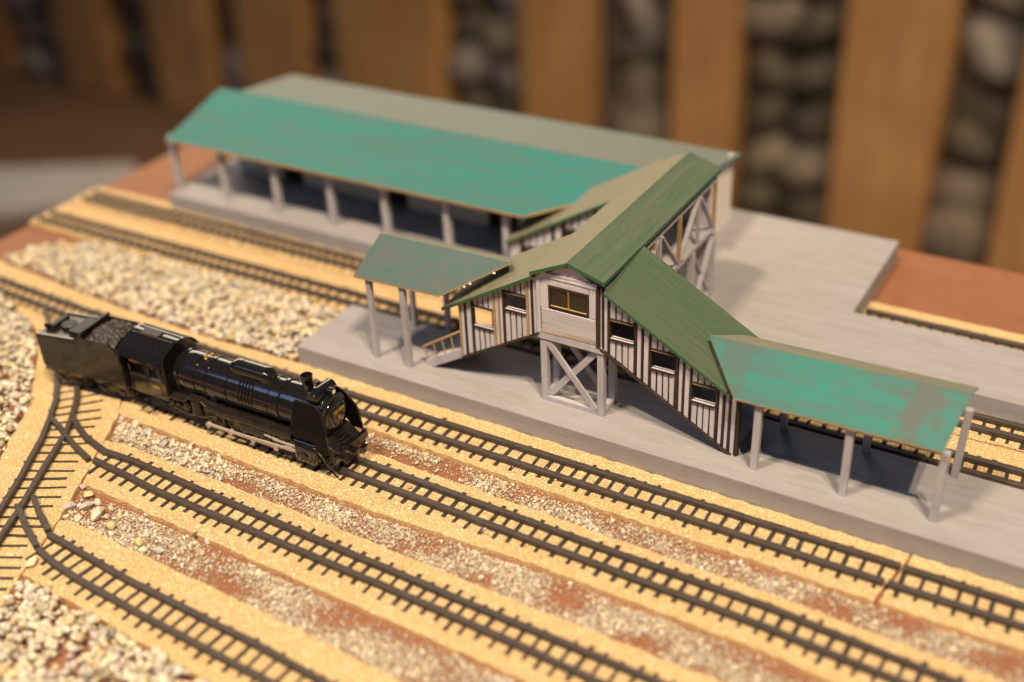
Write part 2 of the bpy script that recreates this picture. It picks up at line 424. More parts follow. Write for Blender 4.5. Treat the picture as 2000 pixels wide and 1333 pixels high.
def rail(parent, pts, w=0.165, h=0.165, z0=None):
    z0 = CZ + 0.02 if z0 is None else z0
    bm = NB(); rows = []
    P = []
    for i in range(len(pts) - 1):
        a = Vector((*pts[i], 0)); b = Vector((*pts[i + 1], 0)); k = max(1, int((b - a).length / 0.6))
        for s in range(k): P.append(a.lerp(b, s / k))
    P.append(Vector((*pts[-1], 0)))
    for i, p in enumerate(P):
        d = (P[min(i + 1, len(P) - 1)] - P[max(i - 1, 0)]).normalized(); nrm = Vector((-d.y, d.x, 0))
        p = p + nrm * R.uniform(-.008, .008); ww = w / 2 * R.uniform(.94, 1.06); hh = h * R.uniform(.97, 1.03)
        rows.append([bm.verts.new(p + nrm * a + Vector((0, 0, z))) for a, z in ((-ww, z0), (ww, z0), (ww, z0 + hh), (-ww, z0 + hh))])
    for A, B in zip(rows[:-1], rows[1:]):
        for i in range(4): bm.faces.new((A[i], A[(i + 1) % 4], B[(i + 1) % 4], B[i]))
    bm.faces.new(rows[0]); bm.faces.new(rows[-1])
    return obj('rail', bm, m_rail, parent, bevel=0.018, seg=1)

def sleepers(parent, pts, step=0.41, length=1.0, skip=None, shift=0.0, wide=1.0):
    """sleepers along the centre line pts"""
    org = ORG[parent.name]; acc = 0.15
    for i in range(len(pts) - 1):
        a = Vector((*pts[i], 0)); b = Vector((*pts[i + 1], 0)); L = (b - a).length; d = (b - a).normalized()
        while acc < L:
            p = a + d * acc; acc += step * R.uniform(.88, 1.12)
            if skip and skip(p): continue
            o = link_mesh('sleeper', SLEEP, parent); nrm = Vector((-d.y, d.x, 0))
            p = p + nrm * (R.uniform(-.07, .07) + shift)
            o.location = (Vector((p.x, p.y, CZ - 0.004)) - org) * U
            o.rotation_euler = (0, 0, math.atan2(d.y, d.x) + R.uniform(-.05, .05))
            o.scale = (R.uniform(.75, 1.2) * wide, length * R.uniform(.90, 1.08), 1)
        acc -= L

def mid(a, b): return [((p[0] + q[0]) / 2, (p[1] + q[1]) / 2) for p, q in zip(a, b)]

# track beside the island platform (continues to the left as the main line); the bed has a cut at x = 8.9
t1 = thing('railway_track', 'dark rails on tan cork running right along the island platform front edge', 'track', (0, -2, 0))
ra = [(-27.0, -1.42), (-23.8, -1.55), (-19.4, -1.72), (-7.3, -1.70), (8.86, -1.61)]; rb = [(-27.0, -2.02), (-23.2, -2.10), (-19.0, -2.30), (-7.3, -2.36), (8.66, -2.33)]
rail(t1, ra); rail(t1, rb)
ra2 = [(8.95, -1.63), (27, -1.55)]; rb2 = [(8.74, -2.32), (27, -2.25)]
rail(t1, ra2); rail(t1, rb2)
cork(t1, [(-26.9, -0.30), (-25, -0.45), (-19.3, -0.88), (-14.3, -1.05), (-10.5, -0.92), (8.93, -0.92), (8.60, -2.95), (-1.4, -2.90), (-6, -2.79), (-16.5, -2.70), (-20.5, -2.45), (-23, -2.25), (-26.9, -2.2)])
cork(t1, [(9.02, -0.92), (27, -0.92), (27, -2.85), (8.70, -2.95)])
sleepers(t1, mid(ra, rb)); sleepers(t1, mid(ra2, rb2))

t2 = thing('railway_track', 'dark rails on tan cork carrying the black locomotive', 'track', (0, -4.6, 0))
ra = [(-16.6, -4.22), (-6, -4.26), (0, -4.35), (6.5, -4.42), (11, -4.70), (27, -5.3)]; rb = [(-15.6, -4.82), (-6, -4.86), (0, -4.95), (6.5, -5.05), (11, -5.30), (27, -5.95)]
rail(t2, ra); rail(t2, rb)
cork(t2, [(-15.2, -3.70), (-5.9, -3.70), (0, -3.77), (6, -3.85), (11, -4.05), (27, -4.7), (27, -6.7), (11, -6.0), (6.9, -5.68), (1, -5.60), (-4, -5.80), (-6.2, -5.78), (-13.55, -5.66)])
sleepers(t2, mid(ra, rb), skip=lambda p: p.x < -13.6)

t3 = thing('railway_track', 'dark rails on tan cork in front of the locomotive track, curving off the switch', 'track', (0, -7.8, 0))
ra = [(-11.35, -7.28), (-6.6, -7.45), (-2.3, -7.56), (1.4, -7.66), (5.4, -7.73), (16, -7.95), (27, -8.3)]; rb = [(-12.36, -7.77), (-11, -7.86), (-9.8, -7.97), (-6.2, -8.02), (-2, -8.10), (1.7, -8.22), (4.2, -8.36), (16, -8.62), (27, -8.95)]
rail(t3, [(-14.55, -6.55), (-14.0, -6.85), (-13.40, -7.10), (-12.4, -7.33), (-11.4, -7.29)] + ra); rail(t3, rb)
rail(t3, [(-15.15, -6.88), (-14.5, -7.10), (-13.9, -7.36), (-13.2, -7.62), (-12.52, -7.82)])
cork(t3, [(-12.93, -6.83), (-12.2, -6.70), (-5.4, -6.77), (1, -6.93), (5, -6.96), (16, -7.15), (27, -7.5), (27, -9.6), (16, -9.35), (2.2, -8.98), (-5.5, -8.80), (-10.1, -8.66), (-11.98, -8.58)])
sleepers(t3, [(-12.3, -7.62), (-6.4, -7.74), (-2.1, -7.83), (1.5, -7.94), (4.8, -8.05), (16, -8.28), (27, -8.6)])

t4 = thing('railway_track', 'dark rails on tan cork nearest the heap of loose gravel', 'track', (-6, -11.2, 0))
ra = [(-10.95, -10.65), (-7.8, -10.93), (-3.5, -11.09), (-1.25, -11.26), (8, -11.8)]; rb = [(-10.75, -11.20), (-10.0, -11.36), (-9.0, -11.50), (-6.16, -11.68), (-2.85, -11.82), (8, -12.4)]
rail(t4, ra); rail(t4, rb)
rail(t4, [(-12.58, -9.76), (-11.9, -10.15), (-11.10, -10.55)]); rail(t4, [(-12.70, -10.20), (-11.8, -10.70), (-10.86, -11.14)])
cork(t4, [(-11.28, -10.00), (-10.9, -9.90), (-4.4, -10.10), (8, -10.75), (8, -13.1), (-5, -12.34), (-10.2, -11.98), (-10.45, -12.0)])
sleepers(t4, [(-10.9, -10.98), (-7.8, -11.28), (-3.5, -11.45), (8, -12.1)])

# diagonal switch lead with its own wide bed
t5 = thing('railway_track', 'diagonal switch lead of dark rails branching off under the tender', 'track', (-14.5, -7.5, 0))
la = [(-20.9, -2.12), (-19.27, -3.23), (-17.8, -4.25), (-16.55, -5.40), (-15.78, -6.12), (-15.13, -6.95), (-14.55, -7.75), (-14.08, -8.54), (-13.6, -9.35), (-13.13, -10.24), (-12.4, -11.6), (-11.1, -14.2)]
lb = [(-19.5, -2.30), (-18.1, -3.38), (-17.0, -4.20), (-15.99, -5.06), (-15.2, -5.80), (-14.52, -6.64), (-14.12, -7.22), (-13.79, -7.85), (-13.21, -9.02), (-12.56, -10.2), (-12.03, -11.33), (-10.5, -14.3)]
rail(t5, la, z0=CZ + 0.018, h=0.155); rail(t5, lb, z0=CZ + 0.018, h=0.155)
cork(t5, [(-22.6, -2.32), (-20.5, -2.53), (-16.5, -2.78), (-15.25, -3.75), (-13.62, -5.62), (-12.98, -6.80), (-12.05, -8.60), (-11.35, -10.0), (-10.5, -12.05), (-9.4, -14.4), (-12.6, -14.4), (-15.05, -8.88), (-15.64, -7.93), (-16.45, -6.60), (-18.0, -5.0), (-19.63, -3.45)], 0.146)
sleepers(t5, [(-19.6, -3.0), (-17.2, -4.45), (-16.2, -5.3), (-15.3, -6.2), (-14.55, -7.2), (-13.6, -8.9), (-12.8, -10.3), (-11, -14)], step=0.40, length=1.28, shift=0.36, wide=.72)

# two tracks between the platforms
t6 = thing('railway_track', 'dark rails on tan cork behind the island platform, closer to it', 'track', (-8, 3.2, 0))
ra = [(-26.6, 3.30), (27, 3.62)]; rb = [(-26.6, 2.72), (27, 2.98)]
rail(t6, ra); rail(t6, rb)
cork(t6, [(-26.95, 2.42), (-10.6, 2.35), (-10.4, 2.12), (27, 2.14), (27, 4.62), (-26.95, 4.36)])
sleepers(t6, mid(ra, rb))
t7 = thing('railway_track', 'dark rails on tan cork right under the main platform front edge', 'track', (-8, 5.3, 0))
ra = [(-26.5, 5.46), (27, 5.66)]; rb = [(-26.5, 4.92), (27, 5.08)]
rail(t7, ra); rail(t7, rb)
cork(t7, [(-26.95, 4.46), (27, 4.70), (27, 5.90), (-22.3, 5.90), (-22.5, 6.28), (-26.95, 6.15)])
sleepers(t7, mid(ra, rb), length=0.92)
# siding beyond the notch of the main platform
t8 = thing('railway_track', 'short dark rail siding on cork behind the main platform notch', 'track', (12, 9.8, 0))
rail(t8, [(4.62, 10.02), (27, 9.92)]); rail(t8, [(4.62, 9.36), (27, 9.26)])
cork(t8, [(4.52, 8.90), (27, 8.90), (27, 10.90), (4.52, 10.86)])
sleepers(t8, [(4.6, 9.70), (27, 9.6)])

# ------------------------------------------------------------------ roof slab helper
def slab(name, quad, th, mtop, medge, parent, nx=1, bevel=0.012):
    """quad of four 3-D corners (top face), thickness th straight down; edge faces take medge"""
    bm = NB()
    T = [bm.verts.new(p) for p in quad]; B = [bm.verts.new((p[0], p[1], p[2] - th)) for p in quad]
    n = len(quad); f = bm.faces.new(T); f2 = bm.faces.new(B)
    for i in range(n):
        e = bm.faces.new((T[i], T[(i + 1) % n], B[(i + 1) % n], B[i])); e.material_index = 1
    return obj(name, bm, [mtop, medge], parent, bevel=bevel)

# ------------------------------------------------------------------ footbridge
fb = thing('footbridge', 'wooden half-timbered footbridge with green roof and stairs down to both platforms', 'footbridge', (-1.05, 0.5, PZ))
X0, X1 = -2.06, -0.05
YF = 0.05
SLP = 0.587
# trestle under the front end
def post(parent, x, y, z0, z1, w=0.20, name='post', lean=(0, 0), m=None):
    bm = NB()
    bar(bm, (x, y, z0), (x + lean[0], y + lean[1], z1), w, w, up=(0, 1, 0))
    return obj(name, bm, m or m_grey, parent, bevel=0.015)
for y in (0.15, 0.85):
    post(fb, X0 + 0.11, y, PZ, 3.02, 0.20); post(fb, X1 - 0.10, y, PZ, 3.02, 0.20)
for y, nm in ((0.045, 'cross_brace'), (0.80, 'cross_brace')):
    quick(nm, m_grey, fb, bar, (-1.84, y + .03, 2.86), (-0.30, y + .03, 0.92), 0.06, 0.20, up=(1, 0, 1), bevel=0.012)
    quick(nm, m_grey, fb, bar, (-1.84, y + .10, 0.96), (-0.30, y + .10, 2.84), 0.06, 0.19, up=(-1, 0, 1), bevel=0.012)
quick('sill_beam', m_grey, fb, box, -1.85, -0.26, 0.06, 0.22, PZ + .002, PZ + 0.16, .01, bevel=0.012)
quick('sill_beam', m_grey, fb, box, -1.85, -0.26, 0.76, 0.92, PZ + .002, PZ + 0.16, .01, bevel=0.012)
quick('sill_beam', m_grey, fb, box, -0.24, -0.04, 0.26, 0.74, PZ + .002, PZ + 0.20, .01, bevel=0.012)
quick('sill_beam', m_grey, fb, box, -2.05, -1.87, 0.26, 0.74, PZ + .002, PZ + 0.16, .01, bevel=0.012)
quick('header_beam', m_grey, fb, box, -2.08, -0.03, 0.02, 0.95, 2.90, 3.10, .012, bevel=0.015)
# deck of the span
quick('deck', m_grey, fb, box, X0, X1, 0.06, 8.0, 3.10, 3.20, bevel=0.01)
# front gable wall: low panel, window, side posts, header boards
quick('panel', m_wallh, fb, box, -1.96, -0.26, 0.02, 0.12, 3.24, 3.93, .012, bevel=0.01)
quick('skirting', m_chip, fb, box, -1.97, -0.25, 0.012, 0.12, 3.11, 3.235, .014, bevel=0.014)
quick('panel', m_wall, fb, box, -1.985, -1.73, 0.022, 0.12, 3.94, 4.92, .008, bevel=0.01)
quick('panel', m_wall, fb, box, -0.47, -0.26, 0.022, 0.12, 3.94, 4.92, .008, bevel=0.01)
quick('header_board', m_wall, fb, box, -1.72, -0.48, 0.025, 0.12, 4.68, 4.90, .012, bevel=0.01)
quick('header_board', m_wall, fb, box, -1.98, -0.24, 0.00, 0.11, 4.91, 5.06, .015, bevel=0.012)
bm = NB(); prism(bm, [(-1.7, 5.07), (-0.42, 5.07), (-0.75, 5.28), (-1.05, 5.38), (-1.4, 5.27)], 'y', 0.03, 0.10); obj('gable_board', bm, m_wall, fb, bevel=0.01)
wf = quick('window', m_dark, fb, lambda bm: [box(bm, -1.72, -0.48, 0.01, 0.11, 4.61, 4.67), box(bm, -1.72, -0.48, 0.01, 0.11, 3.99, 4.05), box(bm, -1.72, -1.66, 0.012, 0.11, 4.05, 4.61), box(bm, -0.54, -0.48, 0.012, 0.11, 4.05, 4.61)], bevel=0.008)
quick('mullion', m_raw, wf, box, -1.110, -1.090, 0.0, 0.09, 4.05, 4.61, bevel=0.006)
quick('sash_rail', m_raw, wf, box, -1.655, -0.545, 0.002, 0.08, 4.052, 4.066, bevel=0.003)
quick('pane', m_glassb, wf, box, -1.658, -1.116, 0.05, 0.06, 4.055, 4.608)
quick('pane', m_glassb, wf, box, -1.084, -0.542, 0.05, 0.06, 4.055, 4.608)
quick('corner_post', m_dark, fb, box, -0.25, -0.15, 0.0, 0.14, 3.08, 4.95, .008, bevel=0.01)
quick('corner_post', m_wall, fb, box, -2.10, -1.99, 0.0, 0.14, 3.10, 4.93, .008, bevel=0.01)
quick('corner_block', m_raw, fb, box, -2.06, -1.99, -0.03, 0.10, 4.945, 5.02, .008, bevel=0.008)

# stair walls: boards and battens with real gaps and window openings
def stair_wall(parent, y, xs0, xs1, zb, zt, wins, segs, th=0.07, detail=True):
    """y: outer face (towards -y). zb(x), zt(x): lower and upper edges. wins: (x0,x1,z0,z1). segs: list (x0,x1,kind)"""
    # recessed dark backing, cut round the windows
    xs = sorted(set([xs0, xs1] + [a for w_ in wins for a in w_[:2]]))
    bm = NB()
    for a, b in zip(xs[:-1], xs[1:]):
        wn = [w_ for w_ in wins if w_[0] <= a + 1e-6 and w_[1] >= b - 1e-6]
        if wn:
            w_ = wn[0]
            prism(bm, [(a, zb(a)), (b, zb(b)), (b, w_[2]), (a, w_[2])], 'y', y + 0.035, y + 0.08)
            prism(bm, [(a, w_[3]), (b, w_[3]), (b, zt(b)), (a, zt(a))], 'y', y + 0.035, y + 0.08)
        else:
            prism(bm, [(a, zb(a)), (b, zb(b)), (b, zt(b)), (a, zt(a))], 'y', y + 0.035, y + 0.08)
    obj('backing', bm, m_dark, parent)
    def piece(nm, a, b, lo0, lo1, hi0, hi1, y0, y1, m):
        bm = NB(); j = 0.008
        prism(bm, [(a + R.uniform(-j, j), lo0), (b + R.uniform(-j, j), lo1), (b + R.uniform(-j, j), hi1), (a + R.uniform(-j, j), hi0)], 'y', y0, y1)
        return obj(nm, bm, m, parent, bevel=0.008)
    for a, b, k in segs:
        if k == 'b': piece('board', a, b, zb(a) + .02, zb(b) + .02, zt(a), zt(b), y, y + 0.034, m_wall)
        elif k == 'p': a, b = a + (b - a) * .12, b - (b - a) * .12; piece('batten', a, b, zb(a), zb(b), zt(a), zt(b), y - 0.028, y + 0.034, m_dark)
        elif k == 'r': piece('batten', a, b, zb(a), zb(b), zt(a), zt(b), y - 0.022, y + 0.034, m_raw)
    for (a, b, z0, z1) in wins:
        f = quick('window', m_dark, parent, lambda bm: [box(bm, a - .01, b + .01, y - .03, y + .09, z1, z1 + .035, .004)], bevel=0.006)
        quick('sash_rail', m_raw, f, box, a + .01, b - .01, y - .034, y + .02, z1 - .018, z1 - .002, .003)
        quick('sill', m_wall, f, box, a + .01, b - .01, y - .02, y + .13, z0 - .045, z0 - .004, .006)
        quick('sill_edge', m_dark, f, box, a - .005, b + .005, y - .045, y - .021, z0 - .07, z0 - .01, .004)
        n = 4 if (b - a) > .6 else 3; g = 0.045; wd = (b - a - g * (n - 1)) / n
        for i in range(n):
            xa = a + i * (wd + g); xb = xa + wd
            if z0 - .08 - zb(xb) > .03 and z0 - .08 - zb(xa) > .03: piece('board', xa, xb, zb(xa) + .02, zb(xb) + .02, z0 - .08, z0 - .08, y, y + 0.033, m_wall)
            if zt(xa) - z1 > .07 and zt(xb) - z1 > .07: piece('board', xa, xb, z1 + .045, z1 + .045, zt(xa), zt(xb), y, y + 0.033, m_wall)

zbR = lambda x: 3.05 - SLP * (x + 0.06); ztR = lambda x: zbR(x) + 1.86
winR = [(0.16, 0.86, 3.50, 4.07), (1.39, 2.07, 2.90, 3.47), (2.60, 3.26, 2.22, 2.76)]
segR = [(-0.145, -0.09, 'b'), (-0.085, -0.03, 'p'), (-0.025, 0.07, 'b'), (0.075, 0.145, 'p'),
        (0.875, 0.96, 'p'), (0.97, 1.08, 'b'), (1.085, 1.15, 'p'), (1.16, 1.30, 'b'), (1.305, 1.38, 'p'),
        (2.08, 2.19, 'p'), (2.20, 2.30, 'b'), (2.305, 2.37, 'p'), (2.38, 2.51, 'b'), (2.52, 2.59, 'p'),
        (3.27, 3.36, 'p'), (3.37, 3.47, 'b'), (3.475, 3.54, 'p'), (3.55, 3.65, 'b'), (3.655, 3.72, 'p'), (3.73, 3.85, 'b'), (3.86, 3.98, 'p')]
stair_wall(fb, 0.05, -0.145, 3.98, zbR, ztR, winR, segR)
zbL = lambda x: 3.10 + SLP * (x + 1.98); ztL = lambda x: zbL(x) + 1.82
winL = [(-4.24, -3.58, 2.74, 3.36), (-3.16, -2.47, 3.58, 4.11)]
segL = [(-4.76, -4.70, 'r'), (-4.69, -4.58, 'b'), (-4.575, -4.50, 'p'), (-4.49, -4.34, 'b'), (-4.33, -4.25, 'p'),
        (-3.57, -3.51, 'r'), (-3.50, -3.40, 'b'), (-3.395, -3.345, 'r'), (-3.335, -3.25, 'b'), (-3.245, -3.17, 'p'),
        (-2.46, -2.39, 'r'), (-2.38, -2.30, 'b'), (-2.295, -2.24, 'p'), (-2.23, -2.10, 'b')]
stair_wall(fb, 0.05, -4.76, -2.10, zbL, ztL, winL, segL)
# stair flights (sloping floor), far walls, sloping stringers
def flight(xa, xb, zf, y0, y1, nm='stair_flight'):
    bm = NB(); prism(bm, [(xa, zf(xa)), (xb, zf(xb)), (xb, zf(xb) + .10), (xa, zf(xa) + .10)], 'y', y0, y1); obj(nm, bm, m_grey, fb, bevel=0.01)
def slope_bar(nm, xa, xb, zf, dz, y0, y1, h, m):
    bm = NB(); prism(bm, [(xa, zf(xa) + dz), (xb, zf(xb) + dz), (xb, zf(xb) + dz + h), (xa, zf(xa) + dz + h)], 'y', y0, y1); obj(nm, bm, m, fb, bevel=0.008)
flight(-0.05, 3.85, zbR, 0.13, 1.85); flight(-6.05, -2.06, zbL, 0.13, 1.85)
slope_bar('stringer', -0.14, 3.98, zbR, -0.085, 0.0, 0.125, 0.08, m_dark)
slope_bar('stringer', -4.76, -2.02, zbL, -0.065, 0.01, 0.125, 0.06, m_dark)
slope_bar('stringer', -6.10, -4.77, zbL, -0.03, 0.03, 0.125, 0.32, m_grey)
for xa, xb, zf in ((-0.05, 3.95, zbR), (-4.75, -2.06, zbL)):
    bm = NB(); prism(bm, [(xa, zf(xa)), (xb, zf(xb)), (xb, zf(xb) + 1.86), (xa, zf(xa) + 1.86)], 'y', 1.80, 1.88); obj('back_wall', bm, m_wall, fb)
for k in range(9):   # stair treads on the open lower flight
    x = -6.0 + k * .145
    quick('tread', m_grey, fb, box, x, x + .15, .14, 1.79, zbL(x) + .02, zbL(x) + .17)
# handrail of the open lower flight
zr = lambda x: 1.42 + 0.66 * (x + 6.18)
quick('handrail', m_raw, fb, bar, (-6.18, 0.06, zr(-6.18)), (-4.78, 0.06, zr(-4.78)), 0.06, 0.06, bevel=0.01)
for x in (-6.10, -5.78, -5.45, -5.12):
    quick('baluster', m_raw, fb, bar, (x + .07, 0.07, zbL(x) + .25), (x, 0.06, zr(x) - .03), 0.035, 0.035, up=(0, 1, 0))
# roofs: stairs (single tilted boards) and the ridge roof over the span
def stair_roof(xa, za, xb, zb_, y0, y1, rise, nm='stair_roof', mt=None):
    slab(nm, [(xa, y0, za), (xb, y0, zb_), (xb, y1, zb_ + rise), (xa, y1, za + rise)], 0.12, mt or m_green, m_edge, fb)
rz = lambda x: ztR(x) + 0.11
stair_roof(0.04, rz(0.04), 3.62, rz(3.62), -0.12, 2.35, 0.27)
lz = lambda x: ztL(x) + 0.12
stair_roof(-5.28, lz(-5.28), -2.15, lz(-2.15), -0.10, 2.50, 0.14, mt=m_gsheen)
slab('span_roof', [(-1.04, -0.12, 5.60), (0.07, -0.14, 5.27), (0.07, 8.10, 5.27), (-1.04, 8.12, 5.60)], 0.13, m_greeny, m_edge, fb)
slab('span_roof', [(-2.22, -0.13, 5.06), (-1.06, -0.12, 5.59), (-1.06, 8.10, 5.59), (-2.22, 8.10, 5.06)], 0.13, m_gsheen, m_edge, fb)
# open truss on the right side of the span, boarded wall on the left
quick('top_chord', m_grey, fb, box, -0.10, -0.01, 0.15, 8.0, 4.86, 4.98, bevel=0.01)
quick('bottom_chord', m_grey, fb, box, -0.10, -0.01, 1.9, 8.0, 3.12, 3.28, bevel=0.01)
ys = [2.1, 3.35, 3.70, 5.15, 6.60, 7.92]
for i, y in enumerate(ys[1:]):
    quick('truss_post', m_grey if i % 2 else m_raw, fb, box, -0.11, 0.0, y - .06, y + .06, 3.285, 4.855, .005, bevel=0.01)
def brace(y0, z0, y1, z1):
    quick('truss_brace', m_grey, fb, bar, (-0.06, y0, z0), (-0.06, y1, z1), 0.08, 0.14, up=(1, 0, 0), bevel=0.008)
brace(3.78, 4.82, 5.05, 3.32); brace(3.55, 4.82, 2.2, 3.32); brace(6.5, 4.82, 5.25, 3.32); brace(6.7, 4.82, 7.85, 3.32)
quick('side_wall', m_wall, fb, box, X0, X0 + .08, 0.15, 6.2, 3.20, 4.90)
for k in range(12): quick('batten', m_dark, fb, box, X0 + .081, X0 + .10, 0.5 + .48 * k, .57 + .48 * k, 3.21, 4.88)
# tower at the main platform end
for y in (6.25, 7.92):
    post(fb, X0 + .11, y, PZ, 3.1, 0.2); post(fb, X1 - .03, y, PZ, 3.1, 0.2)
quick('cross_brace', m_grey, fb, bar, (-0.03, 6.35, 0.95), (-0.03, 7.82, 2.95), 0.08, 0.17, up=(1, 0, 0), bevel=0.01)
quick('cross_brace', m_grey, fb, bar, (-0.11, 6.35, 2.95), (-0.11, 7.82, 0.95), 0.07, 0.17, up=(1, 0, 0), bevel=0.01)
quick('sill_beam', m_grey, fb, box, -0.17, 0.0, 6.36, 7.81, PZ + .002, PZ + .18, bevel=0.01)
quick('rear_panel', m_wall, fb, box, -1.9, -0.2, 7.9, 7.97, 0.8, 4.86)
quick('side_panel', m_wall, fb, box, -0.72, -0.66, 6.3, 7.88, 0.8, 3.08)
# rear flight going down to the left on the main platform
zbB = lambda x: 3.10 + SLP * (x + 2.05); ztB = lambda x: zbB(x) + 1.62
segB = [(-6.75, -6.35, 'b'), (-6.3, -6.22, 'p'), (-5.1, -5.02, 'p'), (-4.98, -4.75, 'b'), (-4.7, -4.62, 'p'), (-3.5, -3.42, 'p'), (-3.38, -3.2, 'b'), (-3.15, -3.08, 'p')]
winB = [(-6.20, -5.12, 1.45, 1.95), (-4.60, -3.52, 2.45, 2.95)]
stair_wall(fb, 6.30, -6.75, -2.1, zbB, ztB, winB, segB)
flight(-6.2, -2.06, zbB, 6.39, 7.9)
lb2 = lambda x: ztB(x) + 0.12
stair_roof(-6.85, lb2(-6.85), -2.1, lb2(-2.1), 6.16, 8.1, 0.28, mt=m_gsheen)

# ------------------------------------------------------------------ platform canopies
def canopy(label, eaveF, ridge, eaveB, posts, mtop, mback, ph):
    """eaveF, ridge, eaveB: ((x0,y,z),(x1,y,z)) lines"""
    cx = (eaveF[0][0] + eaveF[1][0]) / 2
    c = thing('platform_canopy', label, 'canopy', (cx, 0.85, PZ), group='teal canopies on the island platform')
    slab('roof_panel', [eaveF[0], eaveF[1], ridge[1], ridge[0]], 0.055, mtop, m_raw, c, bevel=0.008)
    e = 0.006
    slab('roof_panel', [(ridge[0][0], ridge[0][1] + e, ridge[0][2]), (ridge[1][0], ridge[1][1] + e, ridge[1][2]), eaveB[1], eaveB[0]], 0.055, mback, m_teal, c, bevel=0.008)
    for (x, y, w_, lean) in posts:
        post(c, x, y, PZ, ph, w_, lean=lean)
    return c
m_backsheen = painted("dust_and_sheen_canopy_roof_paint", (0.24, 0.225, 0.165), (0.19, 0.21, 0.16), (0.10, 0.22, 0.17), 0.6, (0.3, 1.3, 1.3), 1.2, 0.2)  # back slopes: grazing sheen put into the tan, with dust
canopy('bright teal canopy roof on six grey posts beside the long covered stairs',
       ((3.92, -0.40, 2.95), (9.18, -0.42, 3.04)), ((2.70, 0.84, 3.83), (9.42, 0.86, 4.03)), ((3.2, 2.10, 3.30), (9.40, 2.12, 3.44)),
       [(4.54, -0.21, 0.19, (.02, 0)), (6.93, -0.21, 0.19, (0, 0)), (9.20, -0.16, 0.20, (.03, -.02)), (4.64, 1.84, 0.18, (0, 0)), (6.94, 1.82, 0.18, (0, 0)), (9.26, 1.86, 0.19, (.06, 0))], m_teal, m_backsheen, 2.92)
canopy('weathered grey teal canopy roof over the open lower stairs with handrail',
       ((-8.20, -0.38, 3.60), (-5.12, -0.38, 3.70)), ((-7.98, 0.84, 4.52), (-3.38, 0.86, 4.58)), ((-8.05, 2.06, 3.92), (-4.2, 2.06, 4.0)),
       [(-7.76, -0.22, 0.17, (0, 0)), (-6.53, -0.23, 0.18, (0, 0)), (-7.74, 1.82, 0.16, (0, 0)), (-6.42, 1.83, 0.16, (0, 0))], m_tealg, m_backsheen, 3.55)
# white glue blobs where the small canopy meets the stair roof
cw = [o for o in bpy.data.objects if o.name == 'platform_canopy.001'][0]
for px in ((906, 562), (917, 556), (964, 535)):
    p = ony(*px, 0.0); bm = NB(); bmesh.ops.create_icosphere(bm, subdivisions=1, radius=0.045)
    for v in bm.verts: v.co = Vector((v.co.x * R.uniform(.7, 1.3), v.co.y, v.co.z * R.uniform(.6, 1.1))) + Vector((p.x, 0.02, p.z))
    obj('glue_blob', bm, m_cream, cw, smooth=True)

# ------------------------------------------------------------------ station building
stn = thing('station_building', 'long station building with gabled teal and grey roof on grey posts', 'building', (-12, 9.8, PZ))
slab('roof_panel', [(-22.4, 6.20, 3.05), (-6.12, 6.20, 3.12), (-1.75, 9.58, 4.06), (-22.35, 9.60, 4.05)], 0.10, m_tealb, m_raw, stn)
slab('roof_panel', [(-21.3, 9.61, 4.045), (-1.30, 9.59, 4.05), (-1.28, 13.65, 3.34), (-22.05, 13.65, 3.34)], 0.10, m_greyroof, m_tealb, stn)
for x in (-22.54, -20.0, -17.34, -14.68, -12.15, -9.46, -7.04):
    post(stn, x, 6.62, PZ, 3.04, 0.24, lean=(R.uniform(-.06, .06), 0))
quick('eave_beam', m_raw, stn, box, -22.3, -6.2, 6.56, 6.70, 2.95, 3.05, bevel=0.01)
# walls with door and window openings in the front wall
bm = NB()
doors = [(-19.1, -18.0), (-14.2, -12.9), (-9.3, -8.0)]; xs = [-21.4] + [a for d in doors for a in d] + [-1.5]
for i in range(0, len(xs), 2): box(bm, xs[i], xs[i + 1], 8.98, 9.12, PZ, 3.6)
for a, b_ in doors: box(bm, a, b_, 8.98, 9.12, 2.6, 3.6)
obj('front_wall', bm, m_cream, stn)
quick('end_wall', m_cream, stn, box, -1.62, -1.50, 9.13, 13.38, PZ, 3.40)
quick('end_wall', m_cream, stn, box, -21.4, -21.28, 9.13, 13.38, PZ, 3.40)
quick('rear_wall', m_cream, stn, box, -21.27, -1.63, 13.26, 13.38, PZ, 3.3)
bm = NB(); prism(bm, [(9.13, 3.41), (13.3, 3.41), (9.6, 3.92)], 'x', -1.60, -1.52); obj('gable', bm, m_cream, stn)
for a, b_ in doors: quick('door', m_dark, stn, box, a + .04, b_ - .04, 9.16, 9.22, PZ, 2.58)

